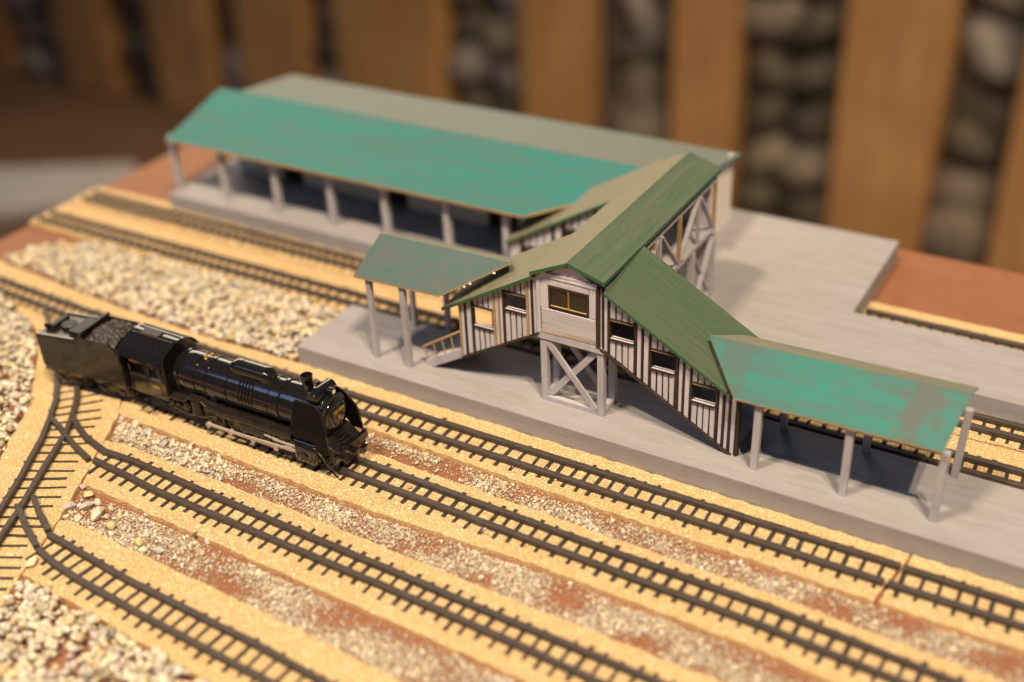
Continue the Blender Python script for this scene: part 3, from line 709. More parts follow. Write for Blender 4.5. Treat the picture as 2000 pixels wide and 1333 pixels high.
# ------------------------------------------------------------------ locomotive
def loco():
    L = thing('steam_locomotive', 'glossy black model steam locomotive with smoke deflectors and silver rods', 'locomotive', (-9, -4.55, 0.34), 0.012)
    ORG[L.name] = Vector((-9, -4.55, 0.34))
    C = -4.55
    def q(name, m, fn, *a, bevel=0.0, smooth=False, parent=L, **k): return quick(name, m, parent, fn, *a, bevel=bevel, smooth=smooth, **k)
    AZ = 1.86
    # boiler + smokebox
    bm = NB(); lathe(bm, (-11.42, C, AZ - .02), (1, 0, 0), [(0, .02), (.01, .50), (.05, .60), (.10, .625), (.5, .63), (3.9, .60), (4.05, .595)], 40)
    bo = obj('boiler', bm, m_black, L, smooth=True)
    for x in (-11.22, -10.62, -10.20, -9.42, -7.95):
        bm = NB(); lathe(bm, (x, C, AZ - .02), (1, 0, 0), [(0, .60), (.008, .652 - .009 * (x + 10.92)), (.045, .652 - .009 * (x + 10.92)), (.053, .60)], 40); obj('boiler_band', bm, m_black, bo, smooth=True)
    bm = NB(); lathe(bm, (-7.60, C, AZ), (1, 0, 0), [(0, .60), (.01, .645), (.09, .645), (.10, .605), (1.52, .60), (1.58, .585), (1.61, .55)], 40)
    sb = obj('smokebox', bm, m_black, L, smooth=True)
    bm = NB(); lathe(bm, (-6.06, C, AZ), (1, 0, 0), [(0, .615), (.04, .62), (.07, .60), (.09, .55)], 40); obj('smokebox_ring', bm, m_black, sb, smooth=True)
    bm = NB(); lathe(bm, (-6.00, C, AZ), (1, 0, 0), [(0, .50), (.05, .49), (.10, .43), (.13, .30), (.145, .02)], 36); dr = obj('smokebox_door', bm, m_black, sb, smooth=True)
    # number plate and emblem
    q('number_plate', m_blackm, box, -5.87, -5.82, C - .30, C + .30, 1.95, 2.13, parent=dr, bevel=.01)
    # chimney, heater, dome, valves, lamp
    bm = NB(); lathe(bm, (-6.80, C, 2.36), (0, 0, 1), [(0, .22), (.03, .18), (.08, .15), (.40, .155), (.44, .168), (.55, .172), (.55, .12), (.34, .11)], 24); obj('chimney', bm, m_black, L, smooth=True)
    bm = NB(); lathe(bm, (-6.34, C - .46, 2.50), (0, 1, 0), [(0, .10), (.02, .17), (.06, .19), (.86, .19), (.90, .17), (.92, .10)], 24); hb = obj('feedwater_heater', bm, m_black, L, smooth=True)
    q('heater_saddle', m_black, box, -6.55, -6.13, C - .34, C + .34, 2.28, 2.42, parent=hb, bevel=.03)
    bm = NB(); lathe(bm, (-6.12, C + .04, 2.585), (1, 0, 0), [(0, .08), (.01, .105), (.17, .105), (.18, .08)], 18); hl = obj('headlamp', bm, m_black, L, smooth=True)
    bm = NB(); lathe(bm, (-5.94, C + .04, 2.585), (1, 0, 0), [(0, .062), (.015, .055), (.025, .02)], 16); obj('lens', bm, m_lens, hl, smooth=True)
    # long combined dome with rounded ends
    bm = NB(); n = 20; rings = []
    for i in range(25):
        t = i / 24; x = -9.56 + 1.60 * t
        e = min(t, 1 - t) / 0.17; k = math.sqrt(max(0, 1 - (1 - min(1, e)) ** 2)); k = max(k, .02)
        ring = []
        for s in range(n + 1):
            a = math.pi * s / n; cx_, sx_ = math.cos(a), math.sin(a)
            yy = math.copysign(abs(cx_) ** .65, cx_) * .27 * (0.35 + .65 * k); zz = abs(sx_) ** .6 * .36 * k
            ring.append(bm.verts.new((x, C + yy, 2.34 + zz)))
        rings.append(ring)
    for A, B in zip(rings[:-1], rings[1:]):
        for s in range(n): bm.faces.new((A[s], A[s + 1], B[s + 1], B[s]))
    bm.faces.new(rings[0]); bm.faces.new(rings[-1])
    dm = obj('dome', bm, m_black, L, smooth=True)
    bm = NB(); tube(bm, [(-9.12, C + .272 * math.cos(a), 2.345 + .362 * abs(math.sin(a)) ** .6) for a in [math.pi * s / 16 for s in range(17)]], .012, 6); obj('dome_band', bm, m_black, dm, smooth=True)
    for y in (-.07, .09):
        bm = NB(); lathe(bm, (-10.40 + (.05 if y > 0 else -.05), C + y, 2.42), (0, 0, 1), [(0, .05), (.05, .055), (.06, .04), (.10, .055), (.13, .05), (.14, .02)], 12); obj('safety_valve', bm, m_gold, L, smooth=True)
    # sand pipes, hand rails
    for i in range(5):
        x = -8.92 + .115 * i
        bm = NB(); tube(bm, [(x, C - .63 * math.sin(a), AZ - .02 + .63 * math.cos(a)) for a in [.45 + .16 * s for s in range(9)]], .024, 6); obj('sand_pipe', bm, m_black, bo, smooth=True)
    for s in (-1, 1):
        bm = NB(); tube(bm, [(-11.5, C + s * .665, 1.93), (-8.0, C + s * .65, 1.93), (-6.25, C + s * .64, 1.93)], .016, 6); obj('hand_rail', bm, m_black, L, smooth=True)
        for x in (-11.1, -10.0, -9.1, -8.2, -7.3):
            q('rail_knob', m_black, cyl, (x, C + s * .56, 1.93), (x, C + s * .675, 1.93), .022, n=8)
    # running boards with their step, side tanks
    for s in (-1, 1):
        y0, y1 = sorted((C + s * .40, C + s * .74))
        bm = NB(); prism(bm, [(-11.6, 1.16), (-10.95, 1.16), (-10.80, 1.34), (-10.35, 1.34), (-10.18, 1.22), (-7.05, 1.22), (-7.05, 1.28), (-10.15, 1.28), (-10.32, 1.40), (-10.83, 1.40), (-10.98, 1.22), (-11.6, 1.22)], 'y', y0, y1)
        obj('running_board', bm, m_blackm, L, bevel=.012)
        q('air_tank', m_black, cyl, (-10.05, C + s * .60, 1.10), (-8.75, C + s * .60, 1.10), .115, smooth=True)
        q('air_tank', m_black, cyl, (-8.60, C + s * .60, 1.10), (-7.2, C + s * .60, 1.10), .115, smooth=True)
        q('valance', m_blackm, box, -10.15, -7.06, C + s * .735 - .015, C + s * .735 + .015, 1.10, 1.225, bevel=.008)
        # feed pump and injector castings by the firebox
        q('pump', m_blackm, cyl, (-10.6, C + s * .62, .80), (-10.6, C + s * .62, 1.32), .16, smooth=True)
        q('pump', m_blackm, cyl, (-10.95, C + s * .66, .85), (-10.95, C + s * .66, 1.14), .10, smooth=True)
        for k in range(5):
            x = -11.5 + .22 * k
            q('pipe_joint', m_blackm, cyl, (x, C + s * .60, .95 + .05 * (k % 2)), (x, C + s * .74, .95 + .05 * (k % 2)), .055, n=10, smooth=True)
        bm = NB(); tube(bm, [(-11.5, C + s * .7, .86), (-10.9, C + s * .72, .78), (-10.3, C + s * .72, .86), (-9.9, C + s * .70, 1.02)], .03, 8); obj('pipe', bm, m_black, L, smooth=True)
        q('firebox_side', m_blackm, box, -11.6, -9.95, C + s * .36 - .1, C + s * .36 + .1, .95, 1.62, bevel=.03)
    # frame, driving wheels, rods
    q('frame', m_blackm, box, -13.1, -6.0, C - .30, C + .30, .62, 1.20, bevel=.02)
    for s in (-1, 1):
        for x, r in ((-10.20, .36), (-9.36, .36), (-8.52, .36), (-7.68, .36), (-6.20, .23), (-11.75, .24)):
            y = C + s * .36
            bm = NB(); lathe(bm, (x, y - s * .05, .345 + r), (0, s, 0), [(0, r * .9), (0, r + .03), (.03, r + .03), (.03, r), (.10, r), (.10, r * .82), (.07, r * .80), (.07, .10), (.12, .09), (.12, .02)], 24)
            wh = obj('wheel', bm, m_blackm, L, smooth=True)
            for k in range(8):
                a = 2 * math.pi * k / 8
                q('spoke', m_blackm, bar, (x + .06 * math.cos(a), y + s * .035, .345 + r + .06 * math.sin(a)), (x + r * .85 * math.cos(a), y + s * .035, .345 + r + r * .85 * math.sin(a)), .03, .04, up=(0, 1, 0), parent=wh)
        ys_ = C + s * .70
        q('side_rod', m_silver, bar, (-10.20, ys_ - s * .02, .60), (-7.60, ys_ - s * .02, .60), .05, .10, bevel=.012)
        q('main_rod', m_silver, bar, (-9.36, ys_ + s * .03, .64), (-6.95, ys_ + s * .03, .76), .05, .09, bevel=.012)
        for x in (-10.20, -9.36, -8.52, -7.68): q('rod_boss', m_silver, cyl, (x, ys_ - .05, .605), (x, ys_ + .05, .605), .085, n=14, smooth=True)
        q('crosshead', m_silver, box, -7.32, -7.06, ys_ - .05, ys_ + .07, .68, .86, bevel=.02)
        q('slide_bar', m_silver, bar, (-7.75, ys_ + s * .02, .90), (-6.95, ys_ + s * .02, .90), .05, .05)
        q('eccentric_rod', m_silver, bar, (-8.40, ys_ + s * .02, .98), (-7.55, ys_ + s * .02, .92), .04, .05)
        q('link_plate', m_blackm, box, -8.95, -8.05, ys_ - .06, ys_ + .0, .84, 1.10, bevel=.03)
        for k in range(6): q('bolt', m_black, cyl, (-8.9 + .16 * k, ys_ - .06, .98 - .03 * (k % 2)), (-8.9 + .16 * k, ys_ + s * .04, .98 - .03 * (k % 2)), .03, n=8, smooth=True)
        # cylinder block
        bm = NB(); prism(bm, [(-6.96, .52), (-6.30, .47), (-6.18, .60), (-6.18, 1.02), (-6.96, 1.08)], 'y', *sorted((C + s * .34, C + s * .78))); cb = obj('cylinder_block', bm, m_black, L, bevel=.05)
        q('cylinder_cover', m_black, cyl, (-6.62, C + s * .77, .72), (-6.62, C + s * .81, .72), .10, n=16, smooth=True, parent=cb)
        q('cylinder_cover', m_black, cyl, (-6.17, C + s * .56, .72), (-6.10, C + s * .56, .72), .17, n=18, smooth=True, parent=cb)
        q('valve_chest', m_black, cyl, (-7.0, C + s * .60, 1.02), (-6.05, C + s * .60, 1.02), .13, n=16, smooth=True, parent=cb)
        for k in range(5): q('bolt', m_black, cyl, (-6.9 + .15 * k, C + s * .77, .56), (-6.9 + .15 * k, C + s * .80, .56), .022, n=7, parent=cb)
        # smoke deflector plate with a rolled rim and stay
        yp = C + s * .735
        pts = [(-6.95, 1.28), (-6.95, 2.36), (-6.86, 2.43), (-6.20, 2.42), (-6.02, 2.30), (-5.78, 1.78), (-5.72, 1.62), (-5.68, .98), (-6.0, .98), (-6.3, 1.28)]
        pts = [(-6.95, 1.28), (-6.95, 1.62), (-6.95, 2.28), (-6.86, 2.36), (-6.20, 2.37), (-6.02, 2.26), (-5.80, 1.86), (-5.76, 1.62), (-5.68, .98), (-6.0, .98), (-6.3, 1.28)]
        fold = lambda z: -s * max(0.0, z - 1.62) * .30
        bm = NB()
        up = [p for p in pts if p[1] >= 1.61]; lo = [p for p in pts if p[1] <= 1.63]
        lo = [pts[1], pts[7], pts[8], pts[9], pts[10], pts[0]]
        for poly in (up, lo): prism(bm, poly, 'y', yp - .022, yp + .022)
        for v in bm.verts: v.co.y += fold(v.co.z)
        bmesh.ops.remove_doubles(bm, verts=bm.verts, dist=.002)
        dp = obj('smoke_deflector', bm, m_dull, L, bevel=.010)
        bm = NB(); tube(bm, [(p[0], yp + fold(p[1]), p[1]) for p in pts[1:9]], .030, 8); obj('deflector_rim', bm, m_black, dp, smooth=True)
        q('deflector_stay', m_black, bar, (-6.45, C + s * .40, 2.14), (-6.45, C + s * .585, 2.14), .06, .03, parent=dp)
        bm = NB(); tube(bm, [(-6.35, C + s * .74, 1.05), (-6.1, C + s * .76, .98), (-5.75, C + s * .76, .62), (-5.60, C + s * .72, .50)], .028, 8); obj('front_stay', bm, m_black, L, smooth=True)
    # front deck, beam, steps, coupler
    bm = NB(); prism(bm, [(-6.3, 1.28), (-6.02, 1.28), (-5.72, 1.02), (-5.60, 1.00), (-5.60, .84), (-6.3, .84)], 'y', C - .56, C + .56); obj('front_deck', bm, m_blackm, L, bevel=.02)
    q('buffer_beam', m_black, box, -5.66, -5.54, C - .76, C + .76, .74, 1.00, bevel=.02)
    bm = NB(); prism(bm, [(C - .46, .74), (C + .46, .74), (C + .30, .44), (C - .30, .44)], 'x', -5.68, -5.56); obj('pilot', bm, m_blackm, L, bevel=.02)
    q('coupler', m_black, box, -5.56, -5.32, C - .07, C + .07, .74, .90, bevel=.03)
    for s in (-1, 1):
        q('beam_lamp', m_black, cyl, (-5.58, C + s * .60, 1.08), (-5.46, C + s * .60, 1.08), .06, n=14, smooth=True)
        q('front_step', m_blackm, box, -5.70, -5.55, C + s * .62 - .10, C + s * .62 + .10, .46, .50, bevel=.01)
        q('step_hanger', m_black, box, -5.64, -5.60, C + s * .62 - .08, C + s * .62 + .08, .50, .74)
    for k in range(4): q('step_tread', m_blackm, box, -6.02 + .10 * k, -5.93 + .10 * k, C - .20, C + .20, 1.29 - .07 * k, 1.32 - .07 * k)
    # cab
    for s in (-1, 1):
        y = C + s * .71
        bm = NB()
        box(bm, -12.95, -11.62, y - .03, y + .03, 1.00, 1.62); box(bm, -11.78, -11.62, y - .03, y + .03, 1.621, 2.30); box(bm, -12.40, -12.22, y - .03, y + .03, 1.621, 2.30); box(bm, -12.95, -11.62, y - .028, y + .028, 2.05, 2.301)
        cs = obj('cab_side', bm, m_black, L, bevel=.012)
        q('cab_panel', m_black, box, -12.2, -11.8, y + s * .03 - .012, y + s * .03 + .012, 1.12, 1.52, parent=cs, bevel=.01)
        q('cab_plate', m_gold, box, -12.14, -11.86, y + s * .046 - .006, y + s * .046 + .006, 1.36, 1.44, parent=cs)
        q('window_sill', m_blackm, box, -12.96, -11.60, y - .05, y + .05, 1.60, 1.635, parent=cs)
        q('cab_step', m_black, box, -12.9, -12.5, y - .10, y + .04, .62, .67)
    bm = NB(); prism(bm, [(C - .71, 1.0), (C + .71, 1.0), (C + .71, 2.28), (C + .45, 2.55), (C, 2.66), (C - .45, 2.55), (C - .71, 2.28)], 'x', -11.66, -11.60); obj('cab_front', bm, m_black, L, bevel=.012)
    prof = [(C + .80 * math.sin(a), 2.06 + .68 * math.cos(a)) for a in [math.radians(d) for d in range(-72, 73, 12)]]
    prof = [(-.80 + C, 2.24)] + [(C + .76 * math.sin(math.radians(d)), 2.16 + .56 * math.cos(math.radians(d))) for d in range(-66, 67, 11)] + [(.80 + C, 2.24)]
    inner = [(y_, z_ - .045) for y_, z_ in reversed(prof)]
    bm = NB(); prism(bm, prof + inner, 'x', -13.30, -11.55); cr = obj('cab_roof', bm, m_black, L, bevel=.012)
    for y in (-.17, .17): q('roof_rib', m_blackm, box, -13.2, -11.6, C + y - .02, C + y + .02, 2.69, 2.735, parent=cr)
    q('roof_hatch', m_blackm, box, -12.9, -12.2, C - .15, C + .15, 2.705, 2.75, parent=cr, bevel=.01)
    for s in (-1, 1):
        bm = NB(); tube(bm, [(-13.28, C + s * .79, 2.22), (-11.56, C + s * .79, 2.22)], .022, 6); obj('gutter', bm, m_black, cr, smooth=True)
    q('backhead', m_void, box, -11.9, -11.67, C - .5, C + .5, 1.2, 2.2)
    q('cab_floor', m_blackm, box, -13.2, -11.62, C - .66, C + .66, .96, 1.04)
    for s in (-1, 1): bm = NB(); tube(bm, [(-13.05, C + s * .70, 1.0), (-13.05, C + s * .70, 1.9)], .022, 6); obj('grab_rail', bm, m_black, L, smooth=True)
    return L, dr
LOCO, DOOR = loco()

def text_mesh(name, body, size, parent, loc, rot, m, ext=0.012):
    cu = bpy.data.curves.new(name, 'FONT'); cu.body = body; cu.size = size * U; cu.extrude = ext * U; cu.align_x = 'CENTER'; cu.align_y = 'CENTER'
    tmp = bpy.data.objects.new(name, cu); COL.objects.link(tmp); bpy.context.view_layer.update()
    me = bpy.data.meshes.new_from_object(tmp.evaluated_get(bpy.context.evaluated_depsgraph_get()))
    bpy.data.objects.remove(tmp); bpy.data.curves.remove(cu)
    me.materials.clear(); me.materials.append(m); me.name = name
    o = link_mesh(name, me, parent); o.location = (Vector(loc) - ORG[parent.name]) * U; o.rotation_euler = rot
    return o
RT = (math.pi / 2, 0, math.pi / 2)
text_mesh('number_lettering', 'D51498', .135, DOOR, (-5.812, -4.55, 2.04), RT, m_gold)
text_mesh('emblem', 'R', .22, DOOR, (-5.835, -4.55, 1.80), RT, m_gold)

def tender():
    T = thing('locomotive_tender', 'black model tender with heaped coal coupled behind the locomotive cab', 'tender', (-13.4, -4.62, 0.34), math.radians(5.5))
    q = lambda name, m, fn, *a, parent=T, bevel=0.0, smooth=False, **k: quick(name, m, parent, fn, *a, bevel=bevel, smooth=smooth, **k)
    # local frame: x runs back from the cab end (negative), y across, z from the rail top
    bm = NB(); prism(bm, [(-.05, .62), (-3.15, .62), (-3.28, .70), (-3.28, 1.78), (-1.55, 1.90), (-.30, 1.92), (-.05, 1.62)], 'y', -.70, .70); obj('tank', bm, m_blackm, T, bevel=.03)
    for s in (-1, 1):
        bm = NB(); prism(bm, [(-.02, 1.20), (-.12, 1.72), (-.42, 2.06), (-1.45, 2.06), (-1.75, 1.90), (-1.75, 1.85), (-.02, 1.15)], 'y', s * .69 - .025, s * .69 + .025); obj('coal_board', bm, m_blackm, T, bevel=.012)
        q('tank_rim', m_black, bar, (-1.75, s * .66, 1.92), (-3.25, s * .66, 1.81), .05, .05)
        q('hand_rail', m_black, cyl, (-.04, s * .72, .7), (-.04, s * .72, 1.5), .022, n=8)
    bm = NB(); prism(bm, [(-1.62, 1.86), (-1.50, 1.86), (-1.40, 2.22), (-1.52, 2.22)], 'y', -.66, .66); obj('bulkhead', bm, m_blackm, T, bevel=.012)
    # heaped coal: a bumpy mound
    bm = NB(); nx, ny = 22, 22; g = [[None] * (ny + 1) for _ in range(nx + 1)]
    for i in range(nx + 1):
        for j in range(ny + 1):
            x = -.22 - 1.24 * i / nx; y = -.62 + 1.24 * j / ny
            k = math.sin(math.pi * min(1, max(0, .1 + .9 * i / nx))) ** .5 * math.sin(math.pi * (.08 + .84 * j / ny)) ** .6
            v = Vector((x * 9, y * 9, 3)); z = 1.86 + .36 * k + .10 * (noise.noise(v) + .6 * noise.noise(v * 2.2))
            g[i][j] = bm.verts.new((x, y, z))
    for i in range(nx):
        for j in range(ny): bm.faces.new((g[i][j], g[i + 1][j], g[i + 1][j + 1], g[i][j + 1]))
    obj('coal_heap', bm, m_coal, T)
    q('water_hatch', m_black, cyl, (-2.5, 0, 1.82), (-2.5, 0, 1.95), .26, n=20, smooth=True, bevel=.02)
    q('tool_box', m_blackm, box, -2.15, -1.75, -.45, .45, 1.86, 2.02, bevel=.03)
    q('tool_box', m_blackm, box, -3.05, -2.85, -.30, .40, 1.78, 1.96, bevel=.03)
    q('rear_lamp', m_black, cyl, (-3.22, -.25, 1.88), (-3.10, -.25, 1.88), .09, n=14, smooth=True)
    q('underframe', m_blackm, box, -3.2, -.1, -.55, .55, .42, .62, bevel=.02)
    for s in (-1, 1):
        q('sill', m_black, box, -3.25, -.05, s * .66 - .03, s * .66 + .03, .52, .63, bevel=.01)
        for xb in (-.75, -2.45):
            q('bogie_frame', m_blackm, box, xb - .62, xb + .62, s * .50 - .05, s * .50 + .05, .20, .42, bevel=.03)
            for dx in (-.36, .36):
                bm = NB(); lathe(bm, (xb + dx, s * .30, .235), (0, s, 0), [(0, .24), (0, .26), (.03, .26), (.03, .23), (.10, .23), (.10, .18), (.08, .17), (.08, .06), (.12, .05)], 20); obj('wheel', bm, m_blackm, T, smooth=True)
                q('axle_box', m_blackm, box, xb + dx - .09, xb + dx + .09, s * .56 - .03, s * .56 + .03, .15, .33, bevel=.02)
    q('drawbar', m_black, box, -.06, .34, -.08, .08, .42, .52)
    q('rear_coupler', m_black, box, -3.55, -3.26, -.06, .06, .45, .60, bevel=.02)
    return T
tender()

# ------------------------------------------------------------------ gravel, sand and loose pebbles
def ico_np(sub):
    b = bmesh.new(); bmesh.ops.create_icosphere(b, subdivisions=sub, radius=1.0); b.verts.ensure_lookup_table()
    v = np.array([x.co[:] for x in b.verts]); f = np.array([[q.index for q in p.verts] for p in b.faces]); b.free(); return v, f
IC2 = ico_np(2)
PAL = np.array([(.80, .68, .47), (.74, .66, .52), (.66, .60, .52), (.82, .74, .60), (.66, .52, .30), (.60, .55, .50), (.78, .63, .38), (.72, .60, .53), (.52, .44, .28), (.86, .80, .68), (.84, .73, .50), (.85, .76, .56)])
rng = np.random.default_rng(5)
def hull_templates(k, npts, seed):
    """angular little stones: convex hulls of random points"""
    rr = random.Random(seed); out = []
    for _ in range(k):
        b = bmesh.new()
        sx, sy, sz = rr.uniform(.75, 1.25), rr.uniform(.65, 1.0), rr.uniform(.5, .85)
        for _i in range(npts):
            d = Vector((rr.gauss(0, 1), rr.gauss(0, 1), rr.gauss(0, 1))).normalized() * rr.uniform(.82, 1.05)
            b.verts.new((d.x * sx, d.y * sy, d.z * sz))
        r_ = bmesh.ops.convex_hull(b, input=b.verts)
        bmesh.ops.delete(b, geom=[v for v in b.verts if not v.link_faces], context='VERTS')
        bmesh.ops.triangulate(b, faces=b.faces); b.verts.index_update()
        out.append((np.array([v.co[:] for v in b.verts]), np.array([[v.index for v in f.verts] for f in b.faces]))); b.free()
    return out
HT = hull_templates(48, 14, 3); HF = hull_templates(16, 8, 4)
def stones_mesh(name, pts, rad, base, squash=(1, 1, .75), smooth=False):
    """pts (n,3) cm, rad (n,) -> one mesh of angular little stones with a colour for each stone"""
    n = len(pts); pick = rng.integers(0, len(base), n); VS, FS, CS = [], [], []; off = 0
    col = PAL[rng.integers(0, len(PAL), n)] * rng.uniform(.78, 1.12, (n, 1))
    for t, (V, F) in enumerate(base):
        ix = np.where(pick == t)[0]; k = len(ix)
        if not k: continue
        a = rng.uniform(0, 6.283, k); ca, sa = np.cos(a)[:, None], np.sin(a)[:, None]; e = rng.uniform(-.6, .6, k); ce, se = np.cos(e)[:, None], np.sin(e)[:, None]
        x, y, z = V[:, 0][None], V[:, 1][None], V[:, 2][None]
        y, z = y * ce - z * se, y * se + z * ce
        X = x * ca - y * sa; Y = x * sa + y * ca
        P = np.stack([X, Y, z + 0 * X], 2) * rad[ix][:, None, None] * rng.uniform(.8, 1.15, (k, 1, 3)) + pts[ix][:, None, :]
        VS.append(P.reshape(-1, 3)); FS.append((F[None] + (np.arange(k) * len(V))[:, None, None]).reshape(-1, 3) + off)
        CS.append(np.repeat(col[ix], len(V), axis=0)); off += k * len(V)
    P = (np.concatenate(VS) * U).astype(np.float32); Fi = np.concatenate(FS).astype(np.int32); C = np.concatenate(CS)
    me = bpy.data.meshes.new(name); me.vertices.add(len(P)); me.vertices.foreach_set('co', P.ravel())
    me.loops.add(Fi.size); me.loops.foreach_set('vertex_index', Fi.ravel())
    me.polygons.add(len(Fi)); me.polygons.foreach_set('loop_start', np.arange(0, Fi.size, 3, dtype=np.int32)); me.polygons.foreach_set('loop_total', np.full(len(Fi), 3, dtype=np.int32))
    me.update(calc_edges=True)
    at = me.color_attributes.new('tint', 'FLOAT_COLOR', 'POINT'); at.data.foreach_set('color', np.concatenate([C, np.ones((len(C), 1))], 1).astype(np.float32).ravel())
    me.materials.append(m_stone); me.validate()
    return me
def inside(poly, x, y):
    c = False; j = len(poly) - 1
    for i in range(len(poly)):
        xi, yi = poly[i]; xj, yj = poly[j]
        if (yi > y) != (yj > y) and x < (xj - xi) * (y - yi) / (yj - yi) + xi: c = not c
        j = i
    return c
def scatter(poly, n, dens=None):
    xs = [p[0] for p in poly]; ys = [p[1] for p in poly]; out = []; tries = 0
    while len(out) < n and tries < n * 30:
        tries += 1
        x = rng.uniform(min(xs), max(xs)); y = rng.uniform(min(ys), max(ys))
        if inside(poly, x, y) and (dens is None or rng.random() < dens(x, y)): out.append((x, y))
    return np.array(out)
def heap(label, poly, n, r0, r1, layers=2, dens=None, z=0.02, base=None, name='gravel'):
    p = scatter(poly, n, dens); r = rng.uniform(r0, r1, len(p))
    zz = z + r * .5 + rng.uniform(0, 1, len(p)) ** 2 * (layers - 1) * (r0 + r1) * .7
    me = stones_mesh(name, np.column_stack([p, zz]), r, base or HT)
    o = link_mesh(name, me); tag(o, label, 'gravel', kind='stuff'); return o

zoneB = [(-25.2, -0.2), (-19.3, -0.75), (-14.3, -0.92), (-10.75, -0.80), (-10.6, 2.2), (-13, 2.38), (-22.6, 2.38), (-24.3, 1.4)]
heap('pale mixed gravel filling the ground between the main line and far tracks', zoneB, 3000, .06, .19, 2.2)
zoneA = [(-26.7, -2.25), (-22.8, -2.36), (-19.72, -3.50), (-18.08, -5.02), (-16.52, -6.62), (-15.70, -7.95), (-15.1, -8.9), (-14.1, -11), (-20, -11), (-26.7, -9)]
heap('pale mixed gravel heaped left of the diagonal switch lead', zoneA, 4200, .06, .20, 2.4)
zoneD = [(-10.38, -12.12), (-9.6, -12.10), (-5, -12.42), (-2.5, -12.62), (-2.5, -16), (-9.0, -16), (-9.2, -14.6)]
def densD(x, y): return 1.0 if noise.noise(Vector((x * .9, y * .9, 2))) > -.32 else .25
heap('pale mixed gravel heaped in front of the nearest cork track bed', zoneD, 1700, .06, .20, 2.2, densD)
# fine sand between the sidings
def patch(sx, lo, seed):
    return lambda x, y: min(1, max(.10, .5 + 1.5 * (noise.noise(Vector((x * sx, y * sx * 1.6, seed))) - lo)))
s12 = [(-13, -2.86), (-6, -2.86), (-1.4, -2.96), (3, -3.0), (8.6, -3.02), (13, -3.02), (20, -2.95), (20, -4.25), (11, -3.98), (6, -3.78), (0, -3.72), (-6, -3.66), (-13, -3.66)]
s23 = [(-13.45, -5.76), (-6.2, -5.86), (-4, -5.88), (1, -5.68), (6.9, -5.76), (11, -6.1), (18, -6.4), (18, -7.1), (5, -6.90), (1, -6.88), (-5.4, -6.72), (-12.3, -6.66), (-12.9, -6.72)]
s34 = [(-11.9, -8.70), (-10.1, -8.74), (-5.5, -8.88), (2.2, -9.05), (10, -9.2), (10, -10.75), (-4.4, -10.02), (-10.9, -9.84), (-11.25, -9.9)]
heap('fine pale sand between the platform track and the locomotive track', s12, 15000, .016, .050, 1.6, patch(.8, -.10, 1), .003, HF)
heap('small pale chips lying in the sand beside the platform track', s12, 700, .045, .085, 1.3, patch(.8, -.05, 1), .005)
heap('fine pale sand between the locomotive track and the curved siding', s23, 19000, .016, .052, 1.6, patch(.7, -.15, 4), .003, HF)
heap('small pale chips lying in the sand before the curved siding', s23, 800, .045, .09, 1.3, patch(.7, -.1, 4), .005)
heap('fine pale sand strewn sparsely on brown board between the two front sidings', s34, 19000, .016, .050, 1.5, patch(.6, -.06, 9), .003, HF)
heap('small pale chips scattered over bare board between the front sidings', s34, 600, .045, .095, 1.2, patch(.6, .05, 9), .005)
# coarser grit in the same strips, denser to the left
s23c = [(-13.3, -5.85), (-9.0, -5.85), (-8.6, -6.68), (-12.7, -6.62)]
heap('coarse pale chips at the switch end of the sand strip', s23c, 150, .05, .12, 1.5)
def sprinkle(label, poly, n, r0, r1, z):
    p = scatter(poly, n); r = rng.uniform(r0, r1, n)
    me = stones_mesh('sand', np.column_stack([p, np.full(n, z) + r * .4]), r, HF); o = link_mesh('sand', me); tag(o, label, 'sand', kind='stuff')
sprinkle('stray sand grains on the cork beds near the locomotive', [(-13, -3.7), (12, -4.0), (12, -8.9), (-11, -8.6)], 420, .012, .04, CZ + .005)
sprinkle('stray sand grains on the island platform front', [(-3, -.85), (9, -.85), (9, 0.0), (-3, -.1)], 80, .008, .022, PZ)
sprinkle('stray sand grains on the platform track bed', [(-6, -1.0), (12, -1.0), (12, -2.8), (-6, -2.7)], 200, .012, .036, CZ + .005)

PT = hull_templates(24, 20, 11)
# individual pebbles lying apart on the bare board and on the beds
def pebble(px, r, col, z, label, group, flat=.8):
    p = onz(px[0], px[1], z + r * .5)
    V, F = PT[R.randrange(len(PT))]; a = R.uniform(0, 6.28); vs = []
    for v in V:
        x, y, zz = v[0] * r, v[1] * r, v[2] * flat * r * 1.2
        vs.append(((x * math.cos(a) - y * math.sin(a)) * U, (x * math.sin(a) + y * math.cos(a)) * U, zz * U))
    me = bpy.data.meshes.new('pebble'); me.from_pydata(vs, [], [tuple(int(i) for i in f) for f in F]); me.materials.append(m_stone)
    at = me.color_attributes.new('tint', 'FLOAT_COLOR', 'POINT'); at.data.foreach_set('color', list((*[c * R.uniform(.92, 1.06) for c in col], 1)) * len(vs))
    o = link_mesh('pebble', me); bv = o.modifiers.new('bevel', 'BEVEL'); bv.width = r * .12 * U; bv.segments = 2; o.location = (p.x * U, p.y * U, (z + r * flat * .85) * U)
    tag(o, label, 'pebble', group)
def cr7(x, y): return (50 + x * .225, 850 + y * .225)
def cr8(x, y): return (200 + x * .24, 780 + y * .24)
cream, grey_, tan_ = (.74, .64, .48), (.56, .51, .47), (.66, .52, .28)
LAB = {'c': ('cream pebble lying loose on the bare brown board between front sidings', 'cream pebbles on the bare board'),
       'g': ('greyish pebble lying loose on the bare brown board between front sidings', 'greyish pebbles on the bare board'),
       't': ('yellowish pebble lying loose on the bare brown board between front sidings', 'yellowish pebbles on the bare board')}
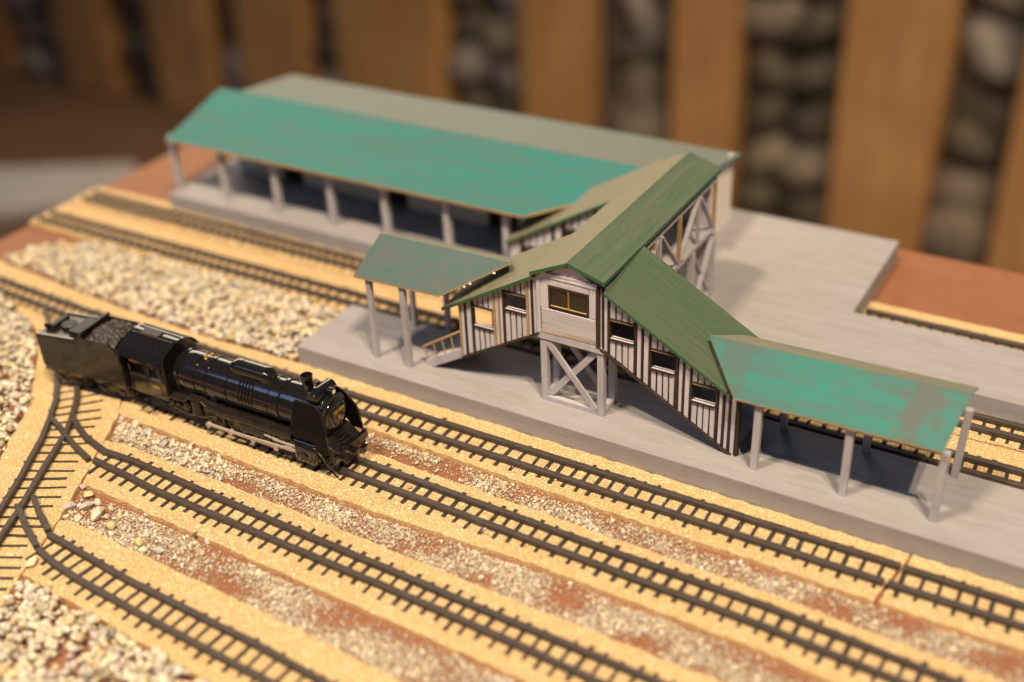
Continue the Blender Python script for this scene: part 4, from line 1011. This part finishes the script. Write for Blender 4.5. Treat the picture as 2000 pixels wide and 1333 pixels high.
for x, y, r, k in [(490, 458, .14, 'g'), (545, 525, .17, 't'), (630, 590, .15, 'c'), (530, 620, .17, 'g'), (385, 625, .18, 'g'), (465, 620, .10, 'c'), (625, 690, .24, 'c'), (740, 645, .12, 'c'), (705, 715, .12, 'g'), (740, 790, .20, 't'), (820, 702, .07, 't'), (870, 705, .09, 'c'), (455, 735, .14, 'c'), (350, 715, .14, 'c'), (500, 685, .08, 't'), (1005, 745, .12, 'c'), (1045, 700, .09, 'c'), (1065, 868, .12, 'c'), (905, 890, .11, 'g'), (845, 900, .08, 'c'), (985, 940, .18, 't'), (1022, 1000, .13, 'c'), (640, 862, .10, 'g'), (1150, 1010, .15, 'g'), (820, 768, .08, 't'), (1190, 750, .06, 'c'), (860, 810, .10, 'g'), (570, 810, .09, 'c'), (1110, 780, .08, 'c')]:
    pebble(cr7(x, y), r * 1.05, {'c': cream, 'g': grey_, 't': tan_}[k], 0.0, *LAB[k])
LB2 = {'c': ('cream pebble in the row beside the bare cork under the locomotive', 'cream pebbles beside the locomotive track'),
       'g': ('greyish pebble in the row beside the bare cork under the locomotive', 'greyish pebbles beside the locomotive track')}
for x, y, r, k in [(165, 165, .13, 'g'), (160, 250, .16, 'c'), (275, 210, .17, 'c'), (370, 275, .20, 'g'), (250, 310, .11, 'c'), (310, 270, .15, 'g'), (385, 335, .11, 'c'), (520, 370, .19, 'g'), (460, 345, .13, 'c'), (660, 385, .12, 'c'), (730, 380, .12, 'g'), (755, 455, .14, 'c'), (850, 455, .13, 'g'), (565, 445, .10, 'g'), (945, 465, .09, 'c'), (1095, 500, .10, 'c'), (820, 530, .09, 'c'), (450, 400, .10, 'c'), (690, 470, .10, 'c'), (880, 385, .10, 'c')]:
    pebble(cr8(x, y), r * 1.02, {'c': cream, 'g': grey_}[k], 0.0, *LB2[k])
pebble((384, 1046), .14, (.13, .12, .11), 0.0, 'single dark grey pebble beside a white one on brown board', None)
pebble((406, 1058), .12, (.80, .72, .64), 0.0, 'small white angular pebble beside the dark grey one', None)
pebble((62, 1097), .20, (.78, .68, .48), CZ, 'large smooth cream pebble on the cork at the lowest switch joint', None, .6)
pebble((800, 952), .09, (.58, .40, .30), CZ, 'pinkish crumb lying between the rails ahead of the locomotive', None)
pebble((1085, 938), .05, (.80, .74, .66), CZ, 'tiny white chip against the platform track rail', None)
pebble((947, 1035), .07, (.55, .50, .36), CZ + .17, 'olive chip resting on the locomotive track outer rail', None)
pebble((123, 867), .12, (.62, .52, .33), CZ, 'yellow pebble in the crook of the switch rails', None)
